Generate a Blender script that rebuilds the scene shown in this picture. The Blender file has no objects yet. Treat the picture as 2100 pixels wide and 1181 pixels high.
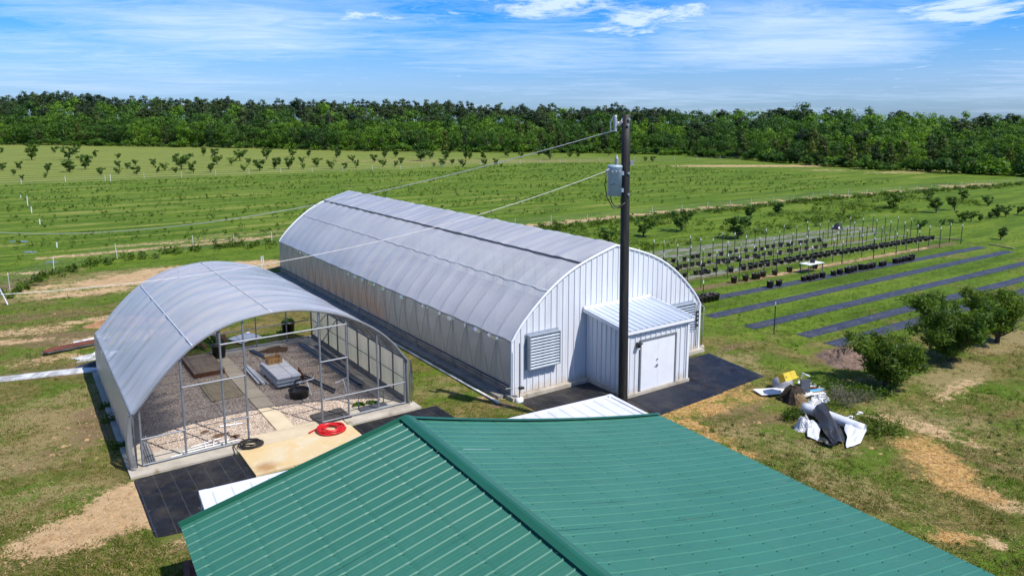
import bpy, math, random
import numpy as np
from mathutils import Vector, Matrix
R = math.radians
random.seed(7)
rng = np.random.default_rng(7)
S = bpy.context.scene
COL = S.collection

# ------------------------------------------------------------------ camera
CAMH, FPX, CX, CY, HZ = 11.0, 1495.0, 1050.0, 490.0, 250.0
PITCH = math.atan((CY - HZ) / FPX)
cam = bpy.data.cameras.new('camera')
cam.sensor_width = 36.0
cam.lens = 36.0 * FPX / 2100.0
cam.shift_y = -(590.5 - CY) / 2100.0
cam.clip_start = 0.3
cam.clip_end = 9000
camo = bpy.data.objects.new('camera', cam)
COL.objects.link(camo)
camo.location = (0, 0, CAMH)
camo.rotation_euler = (R(90) - PITCH, 0, 0)
S.camera = camo

# ------------------------------------------------------------------ sky, sun, exposure
SUN_EL, SUN_AZ = R(54.1), R(122.5)          # azimuth clockwise from +Y
SUN_STRENGTH, SKY_STRENGTH = 4.3, 0.105
w = bpy.data.worlds.new('World')
S.world = w
w.use_nodes = True
nt = w.node_tree
for n in list(nt.nodes):
    nt.nodes.remove(n)
N = nt.nodes.new
L = nt.links.new
wo = N('ShaderNodeOutputWorld'); bg = N('ShaderNodeBackground')
bg.inputs['Strength'].default_value = SKY_STRENGTH
sky = N('ShaderNodeTexSky'); sky.sky_type = 'NISHITA'; sky.sun_disc = False
sky.sun_elevation = SUN_EL; sky.sun_rotation = SUN_AZ
sky.altitude = 100; sky.air_density = 1.0; sky.dust_density = 0.6; sky.ozone_density = 3.0
tc = N('ShaderNodeTexCoord'); sep = N('ShaderNodeSeparateXYZ')
L(tc.outputs['Generated'], sep.inputs[0])
def mth(op, a, b=None, clamp=False):
    m = N('ShaderNodeMath'); m.operation = op; m.use_clamp = clamp
    for i, x in enumerate((a, b)):
        if x is None: continue
        if isinstance(x, (int, float)): m.inputs[i].default_value = x
        else: L(x, m.inputs[i])
    return m.outputs[0]
def ramp(fac, stops, interp='LINEAR'):
    r = N('ShaderNodeValToRGB'); r.color_ramp.interpolation = interp
    e = r.color_ramp.elements
    while len(e) < len(stops): e.new(0.5)
    for k, (p, c) in enumerate(stops):
        e[k].position = p; e[k].color = (c[0], c[1], c[2], 1) if not isinstance(c, (int, float)) else (c, c, c, 1)
    L(fac, r.inputs[0])
    return r.outputs[0]
zc = mth('MAXIMUM', sep.outputs[2], 0.0)
# clear air: Nishita tinted deeper blue a little way above the horizon
tint = ramp(zc, [(0.0, (0.46, 0.70, 1.20)), (0.05, (0.52, 0.74, 1.20)), (0.085, (0.42, 0.74, 1.20)), (0.125, (0.14, 0.66, 1.32)), (0.16, (0.06, 0.62, 1.38)), (0.30, (0.25, 0.66, 1.22)), (0.6, (0.60, 0.80, 1.06)), (1.0, (0.66, 0.82, 1.04))])
mixc = N('ShaderNodeMix'); mixc.data_type = 'RGBA'; mixc.blend_type = 'MULTIPLY'; mixc.inputs[0].default_value = 1.0
L(sky.outputs[0], mixc.inputs[6]); L(tint, mixc.inputs[7])
# thin clouds on a plane far overhead: direction / height
zz = mth('ADD', zc, 0.035)
cxn = mth('DIVIDE', sep.outputs[0], zz); cyn = mth('DIVIDE', sep.outputs[1], zz)
cmb = N('ShaderNodeCombineXYZ'); L(cxn, cmb.inputs[0]); L(cyn, cmb.inputs[1])
def wnoise(scale, detail, rough, dist, off, stretch):
    mp = N('ShaderNodeMapping'); mp.inputs['Location'].default_value = off; mp.inputs['Scale'].default_value = stretch
    L(cmb.outputs[0], mp.inputs[0])
    t = N('ShaderNodeTexNoise'); t.inputs['Scale'].default_value = scale; t.inputs['Detail'].default_value = detail
    t.inputs['Roughness'].default_value = rough; t.inputs['Distortion'].default_value = dist
    L(mp.outputs[0], t.inputs['Vector'])
    return t.outputs[0]
az_ = mth('DIVIDE', sep.outputs[0], mth('MAXIMUM', sep.outputs[1], 0.05))
def zone(px, py, rx, ry, soft=1.0):
    """ellipse in azimuth and height where a bank of cloud hangs"""
    x0 = (px - 1050) / 1513.0; z0 = (250 - py) / 1545.0
    dx = mth('DIVIDE', mth('SUBTRACT', az_, x0), rx / 1513.0); dz = mth('DIVIDE', mth('SUBTRACT', zc, z0), ry / 1545.0)
    q = mth('SQRT', mth('ADD', mth('MULTIPLY', dx, dx), mth('MULTIPLY', dz, dz)))
    front = mth('GREATER_THAN', sep.outputs[1], 0.06)
    return mth('MULTIPLY', ramp(q, [(0.25, 1.0), (1.0, 0.0)]), front)
def vmax(*a):
    o = a[0]
    for q in a[1:]: o = mth('MAXIMUM', o, q)
    return o
nc_ = wnoise(0.36, 9, 0.62, 0.5, (3.1, 1.7, 0), (0.8, 0.8, 1)); nb_ = wnoise(0.16, 3, 0.5, 0.3, (5.3, 2.2, 0), (1, 0.8, 1)); np_ = wnoise(2.6, 10, 0.70, 0.45, (8.4, 4.4, 0), (1.0, 0.7, 1)); nf_ = wnoise(1.9, 10, 0.74, 0.8, (2.4, 9.4, 0), (0.5, 1.0, 1))
cz = vmax(zone(470, 62, 560, 85), zone(1640, 85, 430, 95), mth('MULTIPLY', zone(1000, 95, 500, 60), 0.6), mth('MULTIPLY', zone(150, 20, 400, 60), 0.8))
wide_ = ramp(nb_, [(0.40, 0.0), (0.64, 0.45)])
cirrus = mth('MULTIPLY', ramp(mth('ADD', mth('ADD', mth('MULTIPLY', nc_, 0.52), mth('MULTIPLY', nf_, 0.48)), mth('MULTIPLY', vmax(cz, wide_), 0.26)), [(0.52, 0.0), (0.80, 1.0)]), 0.75)
pz = vmax(zone(1130, 12, 230, 60), zone(1325, 45, 230, 52), zone(1960, 58, 240, 48), mth('MULTIPLY', zone(780, 46, 130, 20), 0.8), mth('MULTIPLY', zone(890, 30, 110, 30), 0.6))
far_p = ramp(wnoise(0.22, 2, 0.5, 0.0, (1.2, 7.1, 0), (1, 1, 1)), [(0.55, 0.0), (0.7, 0.35)])
puff = ramp(mth('ADD', np_, mth('MULTIPLY', vmax(pz, far_p), 0.26)), [(0.62, 0.0), (0.80, 0.92)])
band = mth('MULTIPLY', ramp(zc, [(0.0, 0.3), (0.06, 1.0), (0.13, 0.0)]), ramp(nb_, [(0.35, 0.0), (0.62, 0.08)]))
cf = vmax(cirrus, puff, band)
cf = mth('MULTIPLY', cf, ramp(zc, [(0.0, 0.5), (0.05, 1.0), (0.25, 1.0), (0.6, 0.5)]))
mixk = N('ShaderNodeMix'); mixk.data_type = 'RGBA'
L(cf, mixk.inputs[0]); L(mixc.outputs[2], mixk.inputs[6]); mixk.inputs[7].default_value = (5.6, 6.9, 9.2, 1)
L(mixk.outputs[2], bg.inputs['Color']); L(bg.outputs[0], wo.inputs[0])

sl = bpy.data.lights.new('sun', 'SUN'); sl.energy = SUN_STRENGTH; sl.angle = R(0.53); sl.color = (1.0, 0.955, 0.89)
so = bpy.data.objects.new('sun', sl); COL.objects.link(so)
sd = Vector((math.sin(SUN_AZ) * math.cos(SUN_EL), math.cos(SUN_AZ) * math.cos(SUN_EL), math.sin(SUN_EL)))
so.rotation_euler = sd.to_track_quat('Z', 'Y').to_euler()
so.location = sd * 60
S.view_settings.view_transform = 'Standard'; S.view_settings.look = 'None'
S.view_settings.exposure = 0.35; S.view_settings.gamma = 1.0; S.view_settings.use_curve_mapping = False
S.cycles.use_denoising = True
S.cycles.max_bounces = 8; S.cycles.transparent_max_bounces = 12; S.cycles.transmission_bounces = 6
S.cycles.use_adaptive_sampling = True; S.cycles.adaptive_threshold = 0.015

# ------------------------------------------------------------------ where things stand
sp_, cp_ = math.sin(PITCH), math.cos(PITCH)
def at(px, py, z=0.0):
    """ground (or height z) point seen at a place of the photograph"""
    a = (px - CX) / FPX; b = (CY - py) / FPX
    r = np.array([a, cp_ + b * sp_, -sp_ + b * cp_])
    t = (z - CAMH) / r[2]
    return np.array([0, 0, CAMH]) + t * r
def pix_height(px, py, g):
    a = (px - CX) / FPX; b = (CY - py) / FPX
    r = np.array([a, cp_ + b * sp_, -sp_ + b * cp_])
    return CAMH + g[1] / r[1] * r[2]
AZ = R(34.7)
U = np.array([-math.sin(AZ), math.cos(AZ), 0.0]); V = np.array([math.cos(AZ), math.sin(AZ), 0.0])
P0 = np.array([-0.02, 27.93, 0.0])            # front left corner of the long greenhouse
Q0 = np.array([-11.78, 21.34, 0.0])           # front left corner of the open hoop house
def gp(u, v, z=0.0, O=P0):
    return O + U * u + V * v + np.array([0, 0, z])

# ------------------------------------------------------------------ helpers
def sm(x, a, b):
    t = np.clip((x - a) / (b - a), 0, 1); return t * t * (3 - 2 * t)

class MB:
    def __init__(self): self.v = []; self.f = []
    def add(self, vs, fs):
        o = len(self.v); self.v += [tuple(map(float, p)) for p in vs]; self.f += [tuple(i + o for i in f) for f in fs]; return self
    def box(self, a, b):
        (x0, y0, z0), (x1, y1, z1) = a, b
        return self.add([(x0, y0, z0), (x1, y0, z0), (x1, y1, z0), (x0, y1, z0), (x0, y0, z1), (x1, y0, z1), (x1, y1, z1), (x0, y1, z1)],
                        [(0, 3, 2, 1), (4, 5, 6, 7), (0, 1, 5, 4), (1, 2, 6, 5), (2, 3, 7, 6), (3, 0, 4, 7)])
    def obox(self, c, ax, ay, az):
        c, ax, ay, az = map(np.array, (c, ax, ay, az)); vs = []
        for sz in (-1, 1):
            for sx, sy in ((-1, -1), (1, -1), (1, 1), (-1, 1)):
                vs.append(c + sx * ax + sy * ay + sz * az)
        return self.add(vs, [(0, 3, 2, 1), (4, 5, 6, 7), (0, 1, 5, 4), (1, 2, 6, 5), (2, 3, 7, 6), (3, 0, 4, 7)])
    def bar(self, p, q, w, h=None, up=(0, 0, 1)):
        p = Vector(p); q = Vector(q); d = (q - p); l = d.length; d.normalize(); up = Vector(up)
        if abs(d.dot(up)) > 0.98: up = Vector((1, 0, 0))
        s = d.cross(up).normalized(); t = s.cross(d).normalized(); h = h or w
        return self.obox((p + q) / 2, s * w / 2, d * l / 2, t * h / 2)
    def tube(self, pts, r, n=6, closed=False, cap=True):
        P = [Vector(p) for p in pts]; m = len(P); rs = r if hasattr(r, '__len__') else [r] * m
        vs = []; prev = None
        for i in range(m):
            if closed: d = P[(i + 1) % m] - P[i - 1]
            else: d = P[min(i + 1, m - 1)] - P[max(i - 1, 0)]
            d.normalize()
            if prev is None:
                a = Vector((0, 0, 1)) if abs(d.z) < 0.9 else Vector((1, 0, 0))
                prev = d.cross(a).normalized()
            s = (prev - d * prev.dot(d)); s = s.normalized() if s.length > 1e-6 else d.orthogonal().normalized(); prev = s; t = d.cross(s)
            for k in range(n):
                a = 2 * math.pi * k / n; vs.append(P[i] + (s * math.cos(a) + t * math.sin(a)) * rs[i])
        fs = []
        for i in range(m if closed else m - 1):
            j = (i + 1) % m
            for k in range(n):
                fs.append((i * n + k, i * n + (k + 1) % n, j * n + (k + 1) % n, j * n + k))
        if cap and not closed:
            fs.append(tuple(range(n - 1, -1, -1))); fs.append(tuple((m - 1) * n + k for k in range(n)))
        return self.add(vs, fs)
    def lathe(self, prof, n=14, c=(0, 0, 0)):
        vs = []; fs = []
        for r, z in prof:
            for k in range(n):
                a = 2 * math.pi * k / n; vs.append((c[0] + r * math.cos(a), c[1] + r * math.sin(a), c[2] + z))
        for i in range(len(prof) - 1):
            for k in range(n):
                fs.append((i * n + k, i * n + (k + 1) % n, (i + 1) * n + (k + 1) % n, (i + 1) * n + k))
        return self.add(vs, fs)
    def grid(self, rows):
        m = len(rows[0]); vs = [p for r in rows for p in r]
        fs = [(i * m + j, i * m + j + 1, (i + 1) * m + j + 1, (i + 1) * m + j) for i in range(len(rows) - 1) for j in range(m - 1)]
        return self.add(vs, fs)
    def poly(self, pts, z0, z1):
        n = len(pts); vs = [(p[0], p[1], z0) for p in pts] + [(p[0], p[1], z1) for p in pts]
        fs = [tuple(range(n - 1, -1, -1)), tuple(range(n, 2 * n))] + [(i, (i + 1) % n, n + (i + 1) % n, n + i) for i in range(n)]
        return self.add(vs, fs)
    def build(self, name, mat, parent=None, smooth=False, **kw):
        me = bpy.data.meshes.new(name); me.from_pydata(self.v, [], self.f); me.update()
        return link_mesh(name, me, mat, parent, smooth, **kw)

LAST = [None]
def link_mesh(name, me, mat, parent=None, smooth=False, loc=None, rot=None, label=None):
    if mat is not None and not me.materials: me.materials.append(mat)
    if smooth:
        me.polygons.foreach_set('use_smooth', [True] * len(me.polygons))
    o = bpy.data.objects.new(name, me); COL.objects.link(o)
    if parent is not None: o.parent = parent
    if loc is not None: o.location = loc
    if rot is not None: o.rotation_euler = rot
    if label: o['label'] = label
    LAST[0] = o
    return o
def np_mesh(name, V_, F_):
    """V_ (n,3), F_ (m,k) equal sized faces"""
    me = bpy.data.meshes.new(name); V_ = np.asarray(V_, np.float32); F_ = np.asarray(F_, np.int32); k = F_.shape[1]
    me.vertices.add(len(V_)); me.vertices.foreach_set('co', V_.ravel())
    me.loops.add(F_.size); me.loops.foreach_set('vertex_index', F_.ravel())
    me.polygons.add(len(F_)); me.polygons.foreach_set('loop_start', np.arange(len(F_), dtype=np.int32) * k)
    me.polygons.foreach_set('loop_total', np.full(len(F_), k, np.int32))
    me.update(calc_edges=True); return me
def fattr(me, name, vals):
    a = me.attributes.new(name, 'FLOAT', 'POINT'); a.data.foreach_set('value', np.asarray(vals, np.float32))
def tag(o, label, cat, group=None):
    o['label'] = label; o['category'] = cat
    if group: o['group'] = group
    return o
def thing(name, label, cat, loc=(0, 0, 0), rz=0.0, group=None):
    o = bpy.data.objects.new(name, None); COL.objects.link(o); o.empty_display_size = 0.3
    o.location = loc; o.rotation_euler = (0, 0, rz); return tag(o, label, cat, group)
def kind(o, k): o['kind'] = k; return o
def nth(k): return str(k) + ('th' if 10 <= k % 100 <= 20 else {1: 'st', 2: 'nd', 3: 'rd'}.get(k % 10, 'th'))
def children_of(o): return list(o.children)
def dup(root, loc, rz=0.0, scale=None, label=None, group=None):
    r = root.copy(); COL.objects.link(r); r.location = loc; r.rotation_euler = (0, 0, rz)
    if scale is not None: r.scale = scale if hasattr(scale, '__len__') else (scale,) * 3
    if label: r['label'] = label
    if group: r['group'] = group
    for ch in children_of(root):
        c = ch.copy(); COL.objects.link(c); c.parent = r
        for g in children_of(ch):
            d = g.copy(); COL.objects.link(d); d.parent = c
    return r

# ------------------------------------------------------------------ materials
class NT:
    def __init__(self, name):
        self.m = bpy.data.materials.new(name); self.m.use_nodes = True; self.t = self.m.node_tree
        for n in list(self.t.nodes): self.t.nodes.remove(n)
        self.out = self.n('ShaderNodeOutputMaterial')
    def n(self, typ, **kw):
        n = self.t.nodes.new(typ)
        for k, v in kw.items(): setattr(n, k, v)
        return n
    def l(self, a, b): self.t.links.new(a, b)
    def val(self, sock, x):
        if isinstance(x, (int, float)): sock.default_value = x
        elif isinstance(x, (tuple, list)): sock.default_value = (*x, 1.0) if len(x) == 3 and sock.type == 'RGBA' else x
        else: self.l(x, sock)
    def math(self, op, a, b=0.0, clamp=False):
        m = self.n('ShaderNodeMath', operation=op, use_clamp=clamp); self.val(m.inputs[0], a); self.val(m.inputs[1], b); return m.outputs[0]
    def mix(self, f, a, b, blend='MIX'):
        m = self.n('ShaderNodeMix', data_type='RGBA', blend_type=blend); self.val(m.inputs[0], f); self.val(m.inputs[6], a); self.val(m.inputs[7], b); return m.outputs[2]
    def ramp(self, f, stops):
        r = self.n('ShaderNodeValToRGB'); e = r.color_ramp.elements
        while len(e) < len(stops): e.new(0.5)
        for k, (p, c) in enumerate(stops):
            e[k].position = p; e[k].color = (c, c, c, 1) if isinstance(c, (int, float)) else (*c, 1)
        self.val(r.inputs[0], f); return r.outputs[0]
    def coord(self, which='Object', scale=(1, 1, 1), rot=(0, 0, 0), loc=(0, 0, 0)):
        if which == 'Position': c = self.n('ShaderNodeNewGeometry').outputs['Position']
        else: c = self.n('ShaderNodeTexCoord').outputs[which]
        m = self.n('ShaderNodeMapping'); m.inputs['Scale'].default_value = scale; m.inputs['Rotation'].default_value = rot; m.inputs['Location'].default_value = loc
        self.l(c, m.inputs[0]); return m.outputs[0]
    def noise(self, vec, scale, detail=5, rough=0.55, dist=0.0, out=0):
        t = self.n('ShaderNodeTexNoise'); self.l(vec, t.inputs['Vector'])
        t.inputs['Scale'].default_value = scale; t.inputs['Detail'].default_value = detail; t.inputs['Roughness'].default_value = rough; t.inputs['Distortion'].default_value = dist
        return t.outputs[out]
    def attr(self, name): return self.n('ShaderNodeAttribute', attribute_name=name).outputs['Fac']
    def bump(self, h, strength, dist=0.05):
        b = self.n('ShaderNodeBump'); b.inputs['Strength'].default_value = strength; b.inputs['Distance'].default_value = dist; self.l(h, b.inputs['Height']); return b.outputs[0]
    def principled(self, col, rough=0.6, metal=0.0, spec=0.5, normal=None):
        b = self.n('ShaderNodeBsdfPrincipled'); self.val(b.inputs['Base Color'], col); self.val(b.inputs['Roughness'], rough)
        b.inputs['Metallic'].default_value = metal; b.inputs['Specular IOR Level'].default_value = spec
        if normal is not None: self.l(normal, b.inputs['Normal'])
        return b.outputs[0]
    def done(self, sh): self.l(sh, self.out.inputs[0]); return self.m

def M(name, c1, c2=None, rough=0.6, metal=0.0, spec=0.5, scale=2.0, stretch=(1, 1, 1), lo=0.35, hi=0.68, bump=0.0, bscale=None, detail=6, which='Object', fleck=None):
    t = NT(name); v = t.coord(which, stretch)
    c2 = c2 or tuple(x * 0.8 for x in c1)
    n = t.noise(v, scale, detail, 0.62)
    col = t.mix(t.ramp(n, [(lo, 0.0), (hi, 1.0)]), c1, c2)
    if fleck:
        fc, fs, fl = fleck; n3 = t.noise(v, fs, 4, 0.6)
        col = t.mix(t.ramp(n3, [(fl, 0.0), (fl + 0.12, 1.0)]), col, fc)
    nm = None
    if bump:
        nm = t.bump(t.noise(v, bscale or scale * 6, 5, 0.6), bump)
    return t.done(t.principled(col, rough, metal, spec, nm))

def m_wall():
    t = NT('white_painted_metal'); v = t.coord('Object', (3, 3, 0.3)); vo = t.coord('Object')
    c = t.mix(t.ramp(t.noise(v, 1.2, 6, 0.62), [(0.35, 0), (0.68, 1)]), (0.70, 0.71, 0.74), (0.60, 0.615, 0.65))
    sp = t.n('ShaderNodeSeparateXYZ'); t.l(vo, sp.inputs[0])
    low = t.ramp(t.math('ADD', sp.outputs[2], t.math('MULTIPLY', t.math('SUBTRACT', t.noise(t.coord('Object', (2.5, 2.5, 1)), 1.6, 6, 0.7), 0.5), 0.9)), [(0.15, 0.75), (0.50, 0.0)])
    c = t.mix(t.math('MULTIPLY', low, 0.7), c, (0.42, 0.31, 0.19))
    st = t.ramp(t.noise(t.coord('Object', (6, 6, 0.15)), 1.0, 4, 0.6), [(0.62, 0), (0.75, 0.35)])
    c = t.mix(st, c, (0.50, 0.49, 0.48))
    return t.done(t.principled(c, 0.38, 0, 0.5, t.bump(t.noise(v, 2.0, 3), 0.03)))
WALL = m_wall()
TRIM = M('white_trim', (0.80, 0.81, 0.83), (0.70, 0.71, 0.74), rough=0.4, scale=3)
SHEDROOF = M('galvalume_roof', (0.60, 0.65, 0.72), (0.48, 0.54, 0.62), rough=0.32, metal=0.25, scale=1.5, stretch=(4, 0.4, 1))
DOOR = M('door_white', (0.76, 0.77, 0.79), (0.70, 0.71, 0.74), rough=0.45, scale=2)
LOUVER = M('louver_grey', (0.34, 0.39, 0.44), (0.27, 0.31, 0.36), rough=0.4, metal=0.3, scale=4)
GALV = M('galvanised_steel', (0.24, 0.255, 0.275), (0.17, 0.185, 0.205), rough=0.5, metal=0.3, scale=6)
DARKSTEEL = M('dark_steel', (0.07, 0.08, 0.10), (0.11, 0.12, 0.14), rough=0.5, metal=0.3, scale=5)
CONC = M('concrete', (0.50, 0.45, 0.37), (0.34, 0.30, 0.24), rough=0.85, scale=1.3, bump=0.25, bscale=22, fleck=((0.24, 0.18, 0.11), 2.6, 0.60))
CONCDIRTY = M('dirty_concrete', (0.33, 0.30, 0.26), (0.20, 0.185, 0.16), rough=0.9, scale=2.2, bump=0.3, bscale=20)
WALK = M('walk_concrete', (0.60, 0.50, 0.35), (0.47, 0.39, 0.27), rough=0.85, scale=0.9, bump=0.12, bscale=25)
BLACKPOT = M('black_plastic', (0.012, 0.012, 0.013), (0.025, 0.024, 0.024), rough=0.45, scale=5)
WHITEPVC = M('white_pvc', (0.78, 0.79, 0.80), (0.66, 0.66, 0.66), rough=0.35, scale=4)
PIPEDIRTY = M('weathered_white_steel', (0.74, 0.74, 0.74), (0.42, 0.41, 0.40), rough=0.55, scale=3, stretch=(1, 0.4, 1), lo=0.45, hi=0.6)
RUST = M('rusty_steel', (0.22, 0.07, 0.04), (0.10, 0.035, 0.025), rough=0.85, scale=5, bump=0.2)
PLY = M('weathered_plywood', (0.27, 0.20, 0.125), (0.165, 0.12, 0.08), rough=0.8, scale=2.0, stretch=(4, 0.7, 1), bump=0.15)
PLYPALE = M('pale_plywood', (0.36, 0.29, 0.17), (0.24, 0.19, 0.115), rough=0.8, scale=2.0, stretch=(4, 0.7, 1), bump=0.12)
PLYEDGE = M('plywood_edge', (0.25, 0.11, 0.055), (0.15, 0.06, 0.03), rough=0.85, scale=6)
BOXCARD = M('cardboard', (0.47, 0.27, 0.10), (0.40, 0.22, 0.08), rough=0.85, scale=4)
SOIL = M('dark_soil', (0.13, 0.075, 0.04), (0.07, 0.04, 0.022), rough=0.95, scale=6, bump=0.6, bscale=30)
REDSOIL = M('tan_soil', (0.42, 0.24, 0.11), (0.26, 0.13, 0.06), rough=0.95, scale=2.2, bump=0.6, bscale=18)
MULCH = M('wood_mulch', (0.27, 0.185, 0.14), (0.10, 0.065, 0.048), rough=0.95, scale=7, bump=0.8, bscale=26)
BARK = M('bark', (0.10, 0.075, 0.055), (0.05, 0.038, 0.03), rough=0.9, scale=6, stretch=(2, 2, 0.5), bump=0.4)
PINEBARK = M('pine_bark', (0.20, 0.15, 0.12), (0.11, 0.08, 0.065), rough=0.9, scale=4, stretch=(2, 2, 0.4))
POLE = M('tarred_pole', (0.014, 0.012, 0.011), (0.075, 0.055, 0.042), rough=0.62, scale=3, stretch=(5, 5, 0.25), lo=0.5, hi=0.75, bump=0.3, bscale=12)
TANK = M('transformer_grey', (0.36, 0.45, 0.52), (0.32, 0.40, 0.47), rough=0.4, scale=3)
PORC = M('grey_porcelain', (0.34, 0.36, 0.39), (0.26, 0.27, 0.30), rough=0.25, scale=6)
BOLT = M('bright_bolt', (0.55, 0.56, 0.58), (0.4, 0.41, 0.43), rough=0.35, metal=0.6)
WIRE = M('bright_wire', (0.86, 0.80, 0.76), (0.74, 0.69, 0.66), rough=0.6, metal=0.0, scale=2)
TPOST = M('dark_green_post', (0.018, 0.026, 0.02), (0.03, 0.034, 0.028), rough=0.6, scale=4)
TIP = M('white_tip', (0.78, 0.78, 0.76), (0.7, 0.7, 0.68), rough=0.5)
REDHOSE = M('red_hose', (0.62, 0.015, 0.02), (0.5, 0.012, 0.018), rough=0.35, scale=3)
BLKHOSE = M('black_hose', (0.02, 0.019, 0.018), (0.04, 0.036, 0.03), rough=0.4, scale=3)
YELLOW = M('yellow_plastic', (0.75, 0.56, 0.01), (0.55, 0.40, 0.02), rough=0.4, scale=5, fleck=((0.24, 0.17, 0.05), 7, 0.60))
BLUE = M('blue_board', (0.10, 0.38, 0.62), (0.14, 0.42, 0.64), rough=0.5)
WHITEBOARD = M('white_sheet', (0.76, 0.76, 0.77), (0.64, 0.64, 0.65), rough=0.65, spec=0.25, scale=2)
GREYBAG = M('grey_bag', (0.33, 0.34, 0.38), (0.23, 0.24, 0.28), rough=0.45, scale=5)
FOIL = M('crumpled_film', (0.66, 0.67, 0.70), (0.42, 0.43, 0.46), rough=0.25, metal=0.2, scale=7, bump=1.0, bscale=14)
BLKFILM = M('black_film', (0.022, 0.022, 0.022), (0.045, 0.042, 0.04), rough=0.3, scale=4, bump=0.25, bscale=7)
WHTFILM = M('white_film', (0.72, 0.74, 0.80), (0.60, 0.62, 0.68), rough=0.3, scale=3, bump=0.2, bscale=6)
LAMPBLK = M('lamp_black', (0.02, 0.02, 0.022), (0.03, 0.03, 0.03), rough=0.4)
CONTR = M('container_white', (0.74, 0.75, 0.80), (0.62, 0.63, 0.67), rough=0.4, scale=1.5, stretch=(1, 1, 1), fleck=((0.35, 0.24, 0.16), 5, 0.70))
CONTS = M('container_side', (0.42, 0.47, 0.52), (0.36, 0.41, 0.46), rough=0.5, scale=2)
MAT = M('rubber_mat', (0.035, 0.033, 0.032), (0.07, 0.065, 0.06), rough=0.8, scale=4)
STRAW = M('dry_straw', (0.42, 0.30, 0.16), (0.25, 0.16, 0.08), rough=0.95, scale=8)

def m_greenroof():
    t = NT('green_painted_roof'); v = t.coord('Position')
    n = t.noise(v, 0.5, 4, 0.5); n2 = t.noise(v, 9, 3, 0.6)
    c = t.mix(t.ramp(n, [(0.3, 0), (0.7, 1)]), (0.031, 0.148, 0.097), (0.037, 0.166, 0.111))
    c = t.mix(t.math('MULTIPLY', t.ramp(n2, [(0.5, 0), (0.75, 1)]), 0.25), c, (0.05, 0.19, 0.13))
    c = t.mix(t.math('MULTIPLY', t.ramp(t.noise(t.coord('Position', (1, 1, 1)), 0.9, 6, 0.7, 0.5), [(0.50, 0), (0.72, 1)]), 0.25), c, (0.075, 0.19, 0.135))
    r = t.ramp(n2, [(0.3, 0.38), (0.7, 0.52)])
    return t.done(t.principled(c, r, 0.0, 0.55, t.bump(t.noise(v, 1.3, 2, 0.5), 0.06, 0.05)))
GREEN = m_greenroof()
GREENTRIM = M('green_trim', (0.016, 0.115, 0.070), (0.014, 0.10, 0.060), rough=0.4, scale=1.5)

def m_poly(name, col, trans, transp, rough=0.35, patch_tone=None, crease=0.5, cstretch=(1, 0.25, 1)):
    t = NT(name); v = t.coord('Object', cstretch); vo = t.coord('Object')
    n = t.noise(vo, 0.35, 4, 0.5); n2 = t.noise(v, 2.2, 5, 0.6, 0.8)
    c = t.mix(t.ramp(n, [(0.3, 0), (0.7, 1)]), col, tuple(x * 0.86 for x in col))
    if patch_tone:
        sc, (y0, y1) = patch_tone
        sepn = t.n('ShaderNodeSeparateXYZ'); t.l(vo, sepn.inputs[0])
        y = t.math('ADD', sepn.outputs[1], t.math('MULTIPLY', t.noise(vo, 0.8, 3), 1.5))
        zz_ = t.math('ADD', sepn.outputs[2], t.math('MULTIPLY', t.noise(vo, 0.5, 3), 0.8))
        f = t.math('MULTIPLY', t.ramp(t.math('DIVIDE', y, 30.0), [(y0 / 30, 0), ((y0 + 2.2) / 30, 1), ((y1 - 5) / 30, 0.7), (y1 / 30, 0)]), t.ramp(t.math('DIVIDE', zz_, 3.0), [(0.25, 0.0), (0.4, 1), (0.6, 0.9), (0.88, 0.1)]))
        c = t.mix(t.math('MULTIPLY', f, 0.72), c, sc)  # blend in the second colour over part of the length and height
    nm = t.bump(n2, crease, 0.04)
    d = t.n('ShaderNodeBsdfDiffuse'); t.l(c, d.inputs[0]); t.l(nm, d.inputs['Normal'])
    tr = t.n('ShaderNodeBsdfTranslucent'); t.l(t.mix(1.0, c, (1.04, 0.98, 0.87), 'MULTIPLY'), tr.inputs[0]); t.l(nm, tr.inputs['Normal'])
    m1 = t.n('ShaderNodeMixShader'); m1.inputs[0].default_value = trans; t.l(d.outputs[0], m1.inputs[1]); t.l(tr.outputs[0], m1.inputs[2])
    tp = t.n('ShaderNodeBsdfTransparent'); tp.inputs[0].default_value = (0.92, 0.94, 0.97, 1)
    m2 = t.n('ShaderNodeMixShader'); m2.inputs[0].default_value = transp; t.l(m1.outputs[0], m2.inputs[1]); t.l(tp.outputs[0], m2.inputs[2])
    g = t.n('ShaderNodeBsdfGlossy'); g.inputs['Roughness'].default_value = rough; t.l(nm, g.inputs['Normal'])
    fr = t.n('ShaderNodeFresnel'); fr.inputs['IOR'].default_value = 1.38; t.l(nm, fr.inputs['Normal'])
    m3 = t.n('ShaderNodeMixShader'); t.l(fr.outputs[0], m3.inputs[0]); t.l(m2.outputs[0], m3.inputs[1]); t.l(g.outputs[0], m3.inputs[2])
    return t.done(m3.outputs[0])
POLYROOF = m_poly('milky_film_roof', (0.925, 0.93, 0.985), 0.42, 0.25, 0.22, cstretch=(0.35, 1.6, 0.35))
POLYSIDE = m_poly('milky_film_side', (0.90, 0.89, 0.86), 0.55, 0.18, 0.4, cstretch=(1, 1.4, 0.25))
POLYPATCH = m_poly('milky_film_curtain', (0.66, 0.63, 0.59), 0.40, 0.16, 0.4, patch_tone=((0.95, 0.50, 0.32), (11.5, 29.0)), cstretch=(1, 1.4, 0.3))  # curtain film with a salmon tone along its middle and far length
POLYCLEAR = m_poly('clear_film', (0.62, 0.63, 0.65), 0.5, 0.5, 0.3, cstretch=(1, 1.4, 0.3))

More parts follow.
